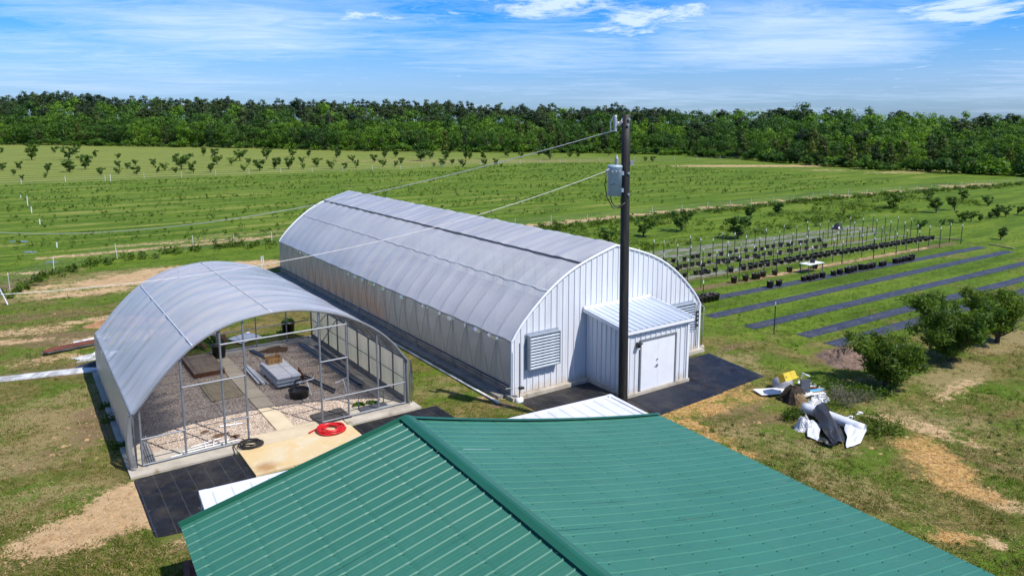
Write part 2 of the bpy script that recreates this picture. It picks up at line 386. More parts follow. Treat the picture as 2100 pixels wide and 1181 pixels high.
def m_fabric(name, c1, c2, rough, seam_axis=0, pitch=0.95, wr=0.5):
    t = NT(name); v = t.coord('Object'); n = t.noise(v, 1.1, 6, 0.65, 0.6); n2 = t.noise(v, 40, 2, 0.5)
    c = t.mix(t.ramp(n, [(0.35, 0), (0.7, 1)]), c1, c2)
    sepn = t.n('ShaderNodeSeparateXYZ'); t.l(v, sepn.inputs[0])
    x = t.math('ADD', sepn.outputs[seam_axis], t.math('MULTIPLY', n, 0.06))
    fr = t.math('FRACT', t.math('DIVIDE', x, pitch)); line = t.math('LESS_THAN', fr, 0.05)
    c = t.mix(t.math('MULTIPLY', line, t.ramp(n2, [(0.35, 0.08), (0.6, 0.4)])), c, tuple(min(1, q * 3.5 + 0.05) for q in c2))
    du = t.ramp(t.noise(v, 0.7, 5, 0.65), [(0.48, 0), (0.72, 0.35)]); c = t.mix(du, c, (0.11, 0.09, 0.065))
    fl = t.ramp(t.noise(v, 5.5, 5, 0.75), [(0.56 if 'strip' in name else 0.64, 0), (0.72, 1)])
    c = t.mix(t.math('MULTIPLY', fl, 0.6), c, (0.30, 0.24, 0.17))
    nm = t.bump(t.math('ADD', n, t.math('MULTIPLY', n2, 0.15)), wr, 0.12)
    return t.done(t.principled(c, rough, 0, 0.28, nm))
FABRIC = m_fabric('black_ground_cloth', (0.010, 0.010, 0.012), (0.020, 0.020, 0.023), 0.5, 0, 0.48)
FABRIC2 = m_fabric('blue_black_ground_cloth', (0.008, 0.0095, 0.016), (0.016, 0.018, 0.028), 0.5, 0, 60.0, 0.8)
STRIPM = m_fabric('weed_strip_cloth', (0.030, 0.034, 0.055), (0.055, 0.060, 0.085), 0.5, 1, 0.52, 0.5)

def m_pad():
    t = NT('stained_slab'); v = t.coord('Object')
    n = t.noise(v, 0.9, 6, 0.6, 0.4); n2 = t.noise(v, 3.5, 5, 0.65)
    c = t.mix(t.ramp(n, [(0.36, 0), (0.62, 1)]), (0.60, 0.51, 0.35), (0.60, 0.44, 0.22))
    c = t.mix(t.ramp(n2, [(0.56, 0), (0.72, 0.6)]), c, (0.68, 0.60, 0.45))
    pos = t.coord('Object', (1, 1, 1), (0, 0, 0), (-3.55, 1.70, 0))       # rust mark at the near left corner
    ln = t.n('ShaderNodeVectorMath', operation='LENGTH'); t.l(pos, ln.inputs[0])
    f = t.ramp(t.math('ADD', ln.outputs['Value'], t.math('MULTIPLY', n2, 0.5)), [(0.36, 1), (0.75, 0)])
    c = t.mix(t.math('MULTIPLY', f, 0.75), c, (0.34, 0.16, 0.045))
    return t.done(t.principled(c, 0.8, 0, 0.4, t.bump(n2, 0.08)))
PAD = m_pad()
def m_gravel():
    t = NT('river_gravel'); v = t.coord('Object')
    vo = t.n('ShaderNodeTexVoronoi'); vo.inputs['Scale'].default_value = 22; t.l(v, vo.inputs['Vector'])
    c = t.ramp(vo.outputs['Color'], [(0.0, (0.24, 0.18, 0.13)), (0.4, (0.52, 0.41, 0.32)), (0.75, (0.70, 0.58, 0.465)), (1.0, (0.80, 0.70, 0.60))])
    n = t.noise(v, 1.2, 4); c = t.mix(t.ramp(n, [(0.4, 0), (0.7, 0.5)]), c, (0.26, 0.19, 0.135))
    return t.done(t.principled(c, 0.85, 0, 0.4, t.bump(vo.outputs['Distance'], 0.9, 0.05)))
GRAVEL = m_gravel()
def m_pebble():
    t = NT('pebble'); a = t.attr('tint')
    c = t.ramp(a, [(0.0, (0.19, 0.14, 0.105)), (0.35, (0.47, 0.37, 0.285)), (0.7, (0.67, 0.55, 0.44)), (1.0, (0.80, 0.71, 0.62))])
    return t.done(t.principled(c, 0.8, 0, 0.4))
PEBBLE = m_pebble()

def m_leaf(name, dark, light, vary=0.25, trans=0.35, nscale=0.6):
    t = NT(name); a = t.attr('tint'); oi = t.n('ShaderNodeObjectInfo').outputs['Random']
    c = t.mix(a, dark, light)
    gain = t.math('ADD', 1.0 - 0.55 * vary, t.math('MULTIPLY', oi, 1.05 * vary)); gc = t.n('ShaderNodeCombineColor'); t.l(t.math('MULTIPLY', gain, t.math('ADD', 0.9, t.math('MULTIPLY', oi, 0.25))), gc.inputs[0]); t.l(gain, gc.inputs[1]); gc.inputs[2].default_value = 1.0
    c = t.mix(1.0, c, gc.outputs[0], 'MULTIPLY')
    d = t.n('ShaderNodeBsdfPrincipled'); t.l(c, d.inputs['Base Color']); d.inputs['Roughness'].default_value = 0.55; d.inputs['Specular IOR Level'].default_value = 0.3
    tr = t.n('ShaderNodeBsdfTranslucent'); c2 = t.mix(1.0, c, (1.25, 1.2, 0.5), 'MULTIPLY'); t.l(c2, tr.inputs[0])
    m = t.n('ShaderNodeMixShader'); m.inputs[0].default_value = trans; t.l(d.outputs[0], m.inputs[1]); t.l(tr.outputs[0], m.inputs[2])
    return t.done(m.outputs[0])
LEAF_PINE = m_leaf('pine_needles', (0.022, 0.050, 0.020), (0.075, 0.125, 0.042), 0.5)
LEAF_BROAD = m_leaf('broad_leaves', (0.034, 0.100, 0.012), (0.135, 0.265, 0.030), 0.85, 0.42)
LEAF_CEDAR = m_leaf('cedar_leaves', (0.045, 0.082, 0.018), (0.125, 0.175, 0.042), 0.6, 0.42)
LEAF_ORCH = m_leaf('orchard_leaves', (0.035, 0.080, 0.010), (0.11, 0.20, 0.025), 0.4)
LEAF_PEACH = m_leaf('peach_leaves', (0.040, 0.085, 0.008), (0.155, 0.245, 0.026), 0.2, 0.5)
LEAF_WEED = m_leaf('weed_leaves', (0.040, 0.085, 0.008), (0.12, 0.20, 0.018), 0.2, 0.45)
LEAF_GREY = m_leaf('grey_scrub', (0.09, 0.10, 0.075), (0.20, 0.20, 0.15), 0.2)

# ground: blobs and lines of bare soil kept as vertex masks, broken up by noise in the shader
def m_ground():
    t = NT('grassland'); P = t.coord('Position')
    n1 = t.noise(P, 0.11, 5, 0.55); n2 = t.noise(P, 0.75, 6, 0.65, 0.3); n3 = t.noise(P, 5.0, 5, 0.7); n4 = t.noise(P, 20, 3, 0.7)
    far = t.attr('far'); lush = t.attr('lush'); dirt = t.attr('dirt'); orange = t.attr('orange'); dry = t.attr('dry'); brown = t.attr('brown'); rows = t.attr('rows'); mow = t.attr('mow')
    n2b = t.noise(P, 2.2, 5, 0.68, 0.4)
    fine = t.math('ADD', t.math('ADD', t.math('MULTIPLY', n2, 0.30), t.math('MULTIPLY', n2b, 0.28)), t.math('ADD', t.math('MULTIPLY', n3, 0.27), t.math('MULTIPLY', n4, 0.15)))
    du_ = t.n('ShaderNodeVectorMath', operation='DOT_PRODUCT'); t.l(P, du_.inputs[0]); du_.inputs[1].default_value = tuple(U)
    dv_ = t.n('ShaderNodeVectorMath', operation='DOT_PRODUCT'); t.l(P, dv_.inputs[0]); dv_.inputs[1].default_value = tuple(V)
    uvc = t.n('ShaderNodeCombineXYZ'); t.l(du_.outputs['Value'], uvc.inputs[0]); t.l(t.math('MULTIPLY', dv_.outputs['Value'], 0.10), uvc.inputs[1])
    streak = t.noise(uvc.outputs[0], 0.55, 6, 0.68, 0.2)
    olive = t.mix(t.ramp(fine, [(0.43, 0), (0.58, 1)]), (0.080, 0.088, 0.014), (0.265, 0.200, 0.075))
    olive = t.mix(t.ramp(t.noise(P, 0.33, 5, 0.6, 0.5), [(0.46, 0), (0.58, 0.9)]), olive, t.mix(n3, (0.060, 0.115, 0.008), (0.12, 0.195, 0.016)))
    olive = t.mix(t.ramp(t.noise(P, 0.21, 5, 0.62, 0.6), [(0.54, 0), (0.66, 0.6)]), olive, t.mix(n3, (0.26, 0.175, 0.09), (0.17, 0.115, 0.055)))
    green = t.mix(t.ramp(fine, [(0.40, 0), (0.62, 1)]), (0.070, 0.130, 0.008), (0.150, 0.230, 0.020))
    green = t.mix(t.ramp(streak, [(0.38, 0.65), (0.53, 0.0)]), green, (0.040, 0.082, 0.007))
    green = t.mix(t.ramp(streak, [(0.52, 0.0), (0.66, 0.5)]), green, (0.205, 0.245, 0.032))
    lf = t.ramp(t.math('ADD', lush, t.math('ADD', t.math('MULTIPLY', t.math('SUBTRACT', n1, 0.5), 1.6), t.math('MULTIPLY', t.math('SUBTRACT', t.noise(P, 0.4, 5, 0.65, 0.4), 0.5), 1.6))), [(0.28, 0), (0.62, 1)])
    c = t.mix(lf, olive, green)
    dt = du_
    wob = t.math('MULTIPLY', t.noise(P, 0.05, 3), 5.0)
    s = t.math('SINE', t.math('MULTIPLY', t.math('ADD', dt.outputs['Value'], t.math('MULTIPLY', wob, 0.12)), 2 * math.pi / 6.0))
    st = t.ramp(t.math('ADD', t.math('MULTIPLY', s, 0.26), t.math('ADD', t.math('MULTIPLY', t.math('SUBTRACT', streak, 0.5), 3.6), t.math('MULTIPLY', t.math('SUBTRACT', fine, 0.5), 2.5))), [(0.15, 0), (0.75, 1)])
    patch = t.ramp(t.noise(P, 0.03, 4, 0.6), [(0.36, 0.25), (0.58, 1)])
    c = t.mix(t.math('MULTIPLY', t.math('MULTIPLY', st, rows), t.math('MULTIPLY', patch, 0.70)), c, t.mix(n2, (0.40, 0.32, 0.13), (0.27, 0.25, 0.07)))
    dk = t.ramp(t.math('ADD', t.math('MULTIPLY', s, -0.35), t.math('MULTIPLY', t.math('SUBTRACT', n2, 0.5), 3.0)), [(0.3, 0), (0.8, 0.65)])
    c = t.mix(t.math('MULTIPLY', dk, rows), c, (0.035, 0.070, 0.007))
    s2 = t.math('SINE', t.math('MULTIPLY', dt.outputs['Value'], 2 * math.pi / 6.5))
    mw = t.ramp(t.math('ADD', t.math('MULTIPLY', s2, 0.40), t.math('MULTIPLY', t.math('SUBTRACT', streak, 0.05), 1.2)), [(0.30, 0), (0.85, 1)])
    c = t.mix(t.math('MULTIPLY', mow, t.math('ADD', t.math('MULTIPLY', mw, 0.62), 0.06)), c, (0.33, 0.32, 0.10))
    def edge(m, k=3.0, a=0.36, b=0.66):
        live = t.math('GREATER_THAN', m, 0.03)
        return t.math('MULTIPLY', live, t.ramp(t.math('ADD', m, t.math('MULTIPLY', t.math('SUBTRACT', fine, 0.5), k)), [(a, 0), (b, 1)]))
    c = t.mix(t.math('MULTIPLY', t.ramp(t.noise(P, 1.3, 6, 0.7, 0.6), [(0.52, 0), (0.66, 0.55)]), t.math('SUBTRACT', 1.0, rows)), c, (0.045, 0.062, 0.010))
    c = t.mix(t.math('MULTIPLY', edge(dry, 4.0), 0.8), c, t.mix(n3, (0.36, 0.28, 0.14), (0.24, 0.185, 0.075)))
    c = t.mix(t.math('MULTIPLY', edge(brown, 3.4), 0.85), c, t.mix(n3, (0.13, 0.085, 0.048), (0.255, 0.17, 0.095)))
    c = t.mix(edge(dirt, 4.6, 0.36, 0.60), c, t.mix(t.ramp(fine, [(0.40, 0), (0.60, 1)]), (0.37, 0.24, 0.12), (0.60, 0.42, 0.235)))
    oc = t.ramp(t.noise(P, 7.0, 5, 0.75, 0.5), [(0.34, (0.20, 0.10, 0.035)), (0.47, (0.42, 0.225, 0.07)), (0.60, (0.60, 0.39, 0.15)), (0.70, (0.62, 0.47, 0.24))])
    c = t.mix(t.math('MULTIPLY', edge(orange, 5.0, 0.30, 0.74), 0.92), c, oc)
    h = t.math('ADD', t.math('MULTIPLY', n3, 0.6), t.math('MULTIPLY', n4, 0.4))
    return t.done(t.principled(c, 0.95, 0, 0.15, t.bump(h, 0.7, 0.12)))
GROUND = m_ground()
def m_grass():
    t = NT('grass_blades'); P = t.coord('Position'); a = t.attr('tint')
    n1 = t.noise(P, 0.11, 5, 0.55); n2 = t.noise(P, 0.9, 4, 0.6)
    c = t.ramp(a, [(0.0, (0.40, 0.30, 0.13)), (0.3, (0.23, 0.20, 0.06)), (0.55, (0.110, 0.165, 0.018)), (1.0, (0.13, 0.25, 0.016))])
    c = t.mix(t.ramp(n2, [(0.45, 0.0), (0.7, 0.35)]), c, (0.07, 0.10, 0.014))
    d = t.n('ShaderNodeBsdfDiffuse'); t.l(c, d.inputs[0]); tr = t.n('ShaderNodeBsdfTranslucent'); t.l(c, tr.inputs[0])
    m = t.n('ShaderNodeMixShader'); m.inputs[0].default_value = 0.5; t.l(d.outputs[0], m.inputs[1]); t.l(tr.outputs[0], m.inputs[2])
    return t.done(m.outputs[0])
GRASS = m_grass()

# ------------------------------------------------------------------ ground sheet
def axis(lo, hi, fine_lo, fine_hi, step, growth=1.07):
    a = list(np.arange(fine_lo, fine_hi + 1e-6, step)); s = step; x = a[-1]
    while x < hi: s *= growth; x += s; a.append(x)
    s = step; x = a[0]
    while x > lo: s *= growth; x -= s; a.insert(0, x)
    return np.array(a)
gx = axis(-3500, 3500, -32, 48, 0.4); gy = axis(-60, 5000, 8, 62, 0.4)
GX, GY = np.meshgrid(gx, gy); pts = np.stack([GX.ravel(), GY.ravel()], 1)
rel = pts - P0[:2]
PU = rel @ U[:2]; PV = rel @ V[:2]
chan = {k: np.zeros(len(pts)) for k in ('dirt', 'orange', 'dry', 'brown', 'lush', 'rows', 'mow', 'far')}
def blob_at(P, c, rx, ry, ang=34.7, s=1.0):
    a = R(ang); d = P - np.asarray(c)[:2]
    x = d[:, 0] * math.cos(a) + d[:, 1] * math.sin(a); y = -d[:, 0] * math.sin(a) + d[:, 1] * math.cos(a)
    q = np.sqrt((x / rx) ** 2 + (y / ry) ** 2)
    return s * (1 - sm(q, 0.45, 1.35))
def seg_at(P, a, b, wd, s=1.0):
    a = np.asarray(a)[:2]; b = np.asarray(b)[:2]; ab = b - a; t = np.clip(((P - a) @ ab) / (ab @ ab), 0, 1)
    d = np.linalg.norm(P - (a + t[:, None] * ab), axis=1)
    return s * (1 - sm(d, wd * 0.5, wd * 1.3))
BLOBS = [
    ('dirt', 170, 600, 4.5, 1.4, 22, 0.62), ('dirt', 350, 560, 5.5, 1.8, 24, 0.75), ('dirt', 520, 548, 3.0, 1.6, 24, 0.7), ('dry', 60, 610, 6, 1.5, 18, 0.55), ('dirt', 40, 560, 3.5, 0.8, 18, 0.5),
    ('brown', 120, 760, 3.0, 1.0, 20, 0.55), ('brown', 300, 640, 2.5, 1.2, 30, 0.7), ('dirt', 170, 710, 2.0, 0.6, 20, 0.62), ('dirt', 40, 700, 2.5, 0.5, 15, 0.6), ('dirt', 150, 1110, 1.6, 0.7, 40, 0.72), ('dirt', 330, 1050, 0.9, 0.9, 34, 0.9), ('dirt', 370, 1110, 0.5, 0.3, 20, 0.75),
    ('brown', 1560, 860, 2.6, 1.0, -30, 0.5), ('orange', 1420, 840, 2.4, 0.9, 20, 0.72), ('orange', 1530, 815, 1.6, 0.7, 40, 0.55), ('brown', 1690, 905, 1.8, 0.5, -30, 0.5), ('dirt', 1900, 880, 2.4, 0.8, -50, 0.55), ('orange', 1900, 930, 1.6, 0.9, 100, 0.8), ('dirt', 1960, 800, 2.5, 0.5, 40, 0.5),
    # channel, px, py, rx, ry, angle, strength
    ('dirt', 205, 1075, 2.4, 1.15, 45, 0.98), ('dirt', 285, 1025, 1.6, 1.35, 34, 1.05), ('dirt', 110, 1120, 1.1, 0.5, 30, 0.7), ('brown', 370, 1120, 0.6, 0.5, 30, 0.6),
    ('dirt', 250, 690, 2.4, 1.3, 30, 0.75), ('brown', 160, 690, 4.0, 1.6, 25, 0.7), ('dirt', 110, 735, 1.6, 0.8, 30, 0.55), ('dirt', 60, 680, 2.5, 1.0, 20, 0.5), ('brown', 60, 650, 5, 1.2, 15, 0.5), ('dirt', 200, 655, 2.5, 0.8, 25, 0.6),
    ('dirt', 270, 575, 5.0, 2.2, 25, 0.85), ('dirt', 450, 545, 6.0, 1.6, 25, 0.8), ('dirt', 130, 590, 4.0, 1.6, 20, 0.55), ('dry', 300, 560, 10, 3, 25, 0.6), ('brown', 30, 590, 3, 1.5, 20, 0.6),
    ('dry', 160, 830, 5.0, 2.5, 60, 0.62), ('dry', 90, 920, 3.5, 2.2, 60, 0.6), ('brown', 220, 850, 3.8, 1.4, 110, 0.62), ('brown', 190, 900, 3.0, 1.0, 60, 0.52), ('dry', 60, 1040, 3.0, 1.5, 40, 0.5),
    ('orange', 1435, 812, 2.0, 0.8, 40, 0.95), ('orange', 1500, 790, 1.6, 0.6, 40, 0.6), ('brown', 1500, 840, 2.4, 1.0, 35, 0.55), ('orange', 1400, 865, 1.2, 0.5, -40, 0.8), ('orange', 1470, 900, 1.0, 0.35, -45, 0.7), ('orange', 1530, 930, 0.8, 0.25, -45, 0.9),
    ('dry', 1580, 900, 3.0, 1.2, -40, 0.5), ('dry', 1500, 740, 2.2, 1.2, 30, 0.62), ('brown', 1490, 715, 1.8, 0.5, 40, 0.6), ('dry', 1540, 760, 1.5, 0.8, 30, 0.5),
    ('orange', 1930, 950, 1.5, 0.8, 100, 1.0), ('orange', 1975, 1000, 1.4, 0.6, 130, 0.9), ('dirt', 2030, 1020, 1.2, 0.6, 120, 0.7), ('orange', 1950, 1098, 0.75, 0.28, 0, 1.05), ('dirt', 2042, 1113, 0.5, 0.3, 0, 0.75), ('orange', 1900, 905, 1.0, 0.5, 90, 0.6),
    ('dry', 1870, 850, 3.2, 1.4, -50, 0.6), ('dry', 1960, 770, 3.5, 1.2, 40, 0.75), ('dry', 1850, 780, 2.5, 1.0, 0, 0.5), ('dry', 2060, 700, 3.5, 1.1, 40, 0.85), ('dry', 2050, 900, 3, 2, 90, 0.45), ('dry', 1760, 1000, 3, 1.5, -50, 0.45), ('dry', 1700, 930, 1.5, 0.8, 0, 0.5),
    ('brown', 1640, 900, 1.2, 0.5, 140, 0.5), ('brown', 1750, 730, 3.0, 1.6, 30, 0.8),
    ('dry', 900, 800, 2.0, 0.9, 0, 0.5), ('dry', 960, 775, 2.0, 0.9, 0, 0.48), ('brown', 1035, 830, 0.8, 0.4, 0, 0.8), ('dirt', 1000, 815, 0.8, 0.3, 0, 0.5),
    ('dirt', 1550, 341, 25, 3.5, 0, 0.75), ('dirt', 1780, 352, 16, 4, -20, 0.55), ('dry', 1900, 350, 22, 5, -40, 0.6), ('dirt', 2000, 382, 10, 1.5, 31, 0.7), ('dry', 1620, 335, 30, 4, -20, 0.5),
    ('brown', 720, 384, 3, 3, 0, 0.4), ('dry', 1000, 330, 70, 14, 0, 0.5)]
for ch, px, py, rx, ry, an, s in BLOBS:
    chan[ch] = np.maximum(chan[ch], blob_at(pts, at(px, py), rx, ry, an, s))
SEGS = [('dirt', gp(39.6, 8), gp(39.6, 60), 1.0, 0.8), ('dirt', gp(39.6, 60), gp(36.5, 130), 1.0, 0.7), ('dirt', gp(47, -14), gp(47, 3), 0.8, 0.6), ('dirt', gp(50, -8), gp(46.5, 14), 0.7, 0.55), ('dry', gp(52, 0), gp(52, 40), 0.8, 0.5),
        ('brown', gp(9.0, 20), gp(8.3, 55), 0.55, 0.75), ('dirt', gp(9.0, 27), gp(8.4, 50), 0.35, 0.5), ('brown', gp(11.5, 20), gp(11.2, 56), 0.7, 0.7), ('brown', gp(14.3, 20), gp(14.2, 50), 0.7, 0.6), ('brown', gp(16.5, 20), gp(16.2, 50), 0.7, 0.5),
        ('orange', at(1345, 862), at(1960, 1165), 0.35, 0.5)]
for ch, a, b, wd, s in SEGS:
    chan[ch] = np.maximum(chan[ch], seg_at(pts, a, b, wd, s))
chan['lush'] = np.clip(0.38 * sm(PU, 5, 40) + 0.55 * sm(PU, 36, 46) + 0.5 * sm(PV, 14, 20) * sm(PU, -5, 2) + 0.16 * sm(PV, 5, 11) + 0.14, 0, 1.0)
chan['rows'] = sm(PU, 44, 48) * (1 - sm(PU, 128, 133)) * (1 - 0.6 * sm(PV, 30, 80))
chan['mow'] = sm(PU, 133, 137) * (1 - sm(PV, 60, 190))
chan['dirt'] = np.maximum(chan['dirt'], 0)
nv = np.random.default_rng(3).normal(0, 0.006, len(pts))
gz = nv * (np.abs(pts[:, 0]) < 50)
nxg, nyg = len(gx), len(gy)
I = np.arange(nxg * nyg).reshape(nyg, nxg)
Fg = np.stack([I[:-1, :-1].ravel(), I[:-1, 1:].ravel(), I[1:, 1:].ravel(), I[1:, :-1].ravel()], 1)
me = np_mesh('ground', np.column_stack([pts, gz]), Fg)
for k, a in chan.items(): fattr(me, k, a)
kind(link_mesh('ground', me, GROUND, smooth=True), 'structure')

# ================================================================== long white greenhouse
GHL = 29.75; GHW = 11.0
def smooth_profile(pts, n=3):
    P = [np.array(p, float) for p in pts]
    for _ in range(n):
        Q = [P[0]]
        for a, b in zip(P[:-1], P[1:]): Q += [a * 0.75 + b * 0.25, a * 0.25 + b * 0.75]
        Q.append(P[-1]); P = Q
    return np.array(P)
half = [(0.0, 2.37), (0.30, 2.82), (0.98, 3.52), (1.96, 4.33), (2.97, 4.93), (4.03, 5.33), (5.5, 5.74)]
hp = smooth_profile(half, 2)
PROF = np.vstack([hp, np.column_stack([GHW - hp[::-1][1:, 0], hp[::-1][1:, 1]])])
def ghz(v): return float(np.interp(v, PROF[:, 0], PROF[:, 1]))
gh = thing('long_greenhouse', 'long white greenhouse with milky plastic cover and ribbed white metal end wall', 'greenhouse', P0, AZ)

# end wall of separate ribbed sheets
def rib_cross(x0, x1, pitch, bw, tw, h, first):
    cr = [(x0, 0.0)]; x = x0 + first
    while x + bw / 2 < x1:
        cr += [(x - bw / 2, 0), (x - tw / 2, h), (x + tw / 2, h), (x + bw / 2, 0)]; x += pitch
    cr.append((x1, 0.0)); return cr
npan = 12; pw = GHW / npan
for k in range(npan):
    a, b = k * pw, (k + 1) * pw - 0.004
    cr = rib_cross(a, b, 0.305, 0.085, 0.045, 0.034, 0.15)
    xs = sorted(set([c[0] for c in cr]))
    top = [(x, -0.012 - o, max(0.3, ghz(x) - 0.03)) for x, o in cr]; bot = [(x, -0.012 - o, 0.16) for x, o in cr]
    MB().grid([bot, top]).build('wall_panel', WALL, gh)
m = MB(); m.tube([(v, -0.03, z) for v, z in PROF], 0.055, 6); m.build('rake_trim', TRIM, gh, True)
for v in (0.0, GHW): MB().box((v - 0.05, -0.07, 0.15), (v + 0.05, 0.02, 2.40)).build('corner_trim', TRIM, gh)
m = MB(); m.box((-0.14, -0.30, 0.0), (3.80, 0.25, 0.15)); m.build('foundation', CONC, gh)
MB().box((7.4, -0.30, 0.0), (11.16, 0.25, 0.15)).build('foundation', CONC, gh)
MB().box((-0.46, 0.26, 0.0), (0.12, GHL, 0.13)).build('foundation', CONCDIRTY, gh)
MB().box((GHW - 0.1, 0.26, 0.0), (GHW + 0.3, GHL, 0.13)).build('foundation', CONCDIRTY, gh)

FLOORM = M('pale_floor_cloth', (0.62, 0.60, 0.57), (0.48, 0.46, 0.43), rough=0.9, scale=1.2)
kind(MB().box((0.14, 0.27, -0.1), (GHW - 0.14, GHL - 0.05, 0.03)).build('greenhouse_floor', FLOORM), 'structure')
FLO = LAST[0]; FLO.location = P0; FLO.rotation_euler = (0, 0, AZ)
# cover film: hoops every 1.2 m, slack between them
def cover(v0, v1, y0, y1, lift, ny, sag=0.034, seed=0, edge_wave=0.0, slack=0.0):
    r_ = np.random.default_rng(seed)
    vs = np.unique(np.concatenate([[v0, v1], np.linspace(v0, v1, 26)])); ys = np.linspace(y0, y1, ny)
    ph = r_.uniform(0, 6, 8); rows = []
    for y in ys:
        row = []
        fr = (y % 1.2) / 1.2; d = sag * math.sin(math.pi * fr)
        for v in vs:
            z = ghz(v); e = 0.01
            nx_, nz_ = -(ghz(v + e) - ghz(v - e)), 2 * e; l_ = math.hypot(nx_, nz_); nx_, nz_ = nx_ / l_, nz_ / l_
            wv = 0.010 * math.sin(y * 2.3 + v * 0.7 + ph[0]) + 0.006 * math.sin(y * 5.1 - v * 1.9 + ph[1])
            wv += slack * (0.5 * math.sin(y * 3.7 + v * 1.2 + ph[2]) + 0.5 * math.sin(y * 8.3 + v * 2.1 + ph[3]))
            if edge_wave and (v - v0) < 0.35: wv += edge_wave * math.sin(y * 2.9 + ph[4]) * (1 - (v - v0) / 0.35)
            o = lift - d + wv
            row.append((v + nx_ * o, y, z + nz_ * o))
        rows.append(row)
    return MB().grid(rows)
VS = 3.62
cover(-0.02, VS + 0.10, -0.06, GHL, 0.035, 150, seed=1).build('cover_film', POLYROOF, gh, True)
cover(VS - 0.10, 5.5, -0.05, GHL, 0.095, 190, sag=0.012, seed=2, edge_wave=0.02, slack=0.020).build('vent_film', POLYROOF, gh, True)
cover(5.5, GHW + 0.02, -0.06, GHL, 0.06, 150, seed=3).build('cover_film', POLYROOF, gh, True)
# rolled dark lip under the vent edge, flattening into the film towards the near end
m = MB()
m.tube([(VS - 0.13 + 0.012 * math.sin(y * 1.7), y, ghz(VS - 0.13) + 0.06 + 0.008 * math.sin(y * 2.9)) for y in np.arange(-0.05, GHL, 0.4)], 0.035, 6)
m.build('vent_roll_pipe', DARKSTEEL, gh, True)
m = MB(); m.tube([(1.78, y, ghz(1.78) + 0.055) for y in np.arange(0, GHL, 0.6)], 0.018, 5); m.build('cover_strap', WHITEPVC, gh, True)
m = MB(); m.tube([(0.0 - 0.05, y, 2.40 + 0.015 * math.sin(y * 3.1)) for y in np.arange(-0.05, GHL, 0.3)], 0.035, 6); m.build('eave_rail', GALV, gh, True)
m = MB(); m.tube([(GHW + 0.05, y, 2.40) for y in np.arange(-0.05, GHL, 0.6)], 0.035, 6); m.build('eave_rail', GALV, gh, True)
# loose scraps of film hanging under the eave rail
r_ = np.random.default_rng(5)
for y in np.arange(0.8, GHL - 1, 1.2):
    if r_.random() < 0.45: continue
    l_ = r_.uniform(0.3, 0.9); rows = []
    for t in np.linspace(0, 1, 7):
        rows.append([(-0.075 - 0.02 * math.sin(t * 9 + y), y + t * l_, 2.39), (-0.10 - 0.035 * math.sin(t * 7 + y), y + t * l_, 2.31 - 0.10 * math.sin(math.pi * t) - r_.uniform(0, 0.02))])
    MB().grid(rows).build('film_flap', POLYCLEAR, gh, True)
# hoops, side posts
hoop = None
for k in range(26):
    y = min(GHL - 0.05, k * 1.19 + 0.06)
    if hoop is None:
        m = MB(); m.tube([(0.10, 0, 0.1), (0.10, 0, 2.30)] + [(v + 0.1 * (1 if v < 5.5 else -1), 0, z - 0.02) for v, z in PROF[::2]] + [(GHW - 0.10, 0, 2.30), (GHW - 0.10, 0, 0.1)], 0.042, 6)
        hoop = m.build('hoop', DARKSTEEL, gh, True)
        hoop.location = (0, y, 0)
    else:
        h2 = hoop.copy(); COL.objects.link(h2); h2.parent = gh; h2.location = (0, y, 0)
# side curtains with gentle billow
def curtain(x, y0, y1, z0, z1, out, ny=110, nz=7, amp=0.03, pitch=1.19):
    rows = []
    for y in np.linspace(y0, y1, ny):
        fr = (y % pitch) / pitch
        rows.append([(x + out * (0.03 + amp * math.sin(math.pi * fr) * math.sin(math.pi * t) + 0.008 * math.sin(y * 4.1 + t * 5)), y, z0 + (z1 - z0) * t) for t in np.linspace(0, 1, nz)])
    return MB().grid(rows)
curtain(0.0, 0.0, GHL, 0.52, 2.38, -1).build('side_curtain', POLYPATCH, gh, True)
curtain(GHW, 0.0, GHL, 0.13, 2.38, 1).build('side_curtain', POLYSIDE, gh, True)
curtain(0.05, 0.0, GHL, 0.12, 0.56, -1, nz=3, amp=0.0).build('knee_film', POLYCLEAR, gh, True)
m = MB(); m.tube([(-0.07, y, 0.52) for y in (-0.15, 10, 20, GHL)], 0.04, 7); m.build('roll_pipe', DARKSTEEL, gh, True)
m = MB(); m.tube([(-0.10, y, 0.40) for y in (0.0, 10, 20, GHL)], 0.022, 5); m.build('guide_pipe', DARKSTEEL, gh, True)
post = None
for k in range(17):
    y = 0.7 + k * 1.8
    if post is None: post = MB().tube([(-0.12, 0, 0.10), (-0.12, 0, 0.56)], 0.018, 5).build('guide_post', GALV, gh); post.location = (0, y, 0)
    else: q = post.copy(); COL.objects.link(q); q.parent = gh; q.location = (0, y, 0)
MB().box((-0.05, 0.2, 0.13), (0.0, GHL, 0.24)).build('base_board', CONCDIRTY, gh)
# holding cords zigzag over the curtain
cord = None
for k in range(24):
    y = 0.35 + k * 1.22
    if cord is None:
        cord = MB().tube([(-0.085, 0, 0.55), (-0.11, 0.28, 1.5), (-0.085, 0.55, 2.36)], 0.006, 4).tube([(-0.085, 0.57, 2.36), (-0.11, 0.86, 1.5), (-0.085, 1.12, 0.55)], 0.006, 4).build('curtain_cord', DARKSTEEL, gh); cord.location = (0, y, 0)
    else: q = cord.copy(); COL.objects.link(q); q.parent = gh; q.location = (0, y, 0)
# far end: film wall
m = MB(); m.grid([[(v, GHL - 0.02, 0.1) for v, z in PROF], [(v, GHL - 0.02, z - 0.01) for v, z in PROF]]); m.build('end_film', POLYSIDE, gh)
m = MB(); m.tube([(v, GHL - 0.01, z + 0.03) for v, z in PROF], 0.045, 6); m.build('rake_trim', TRIM, gh, True)
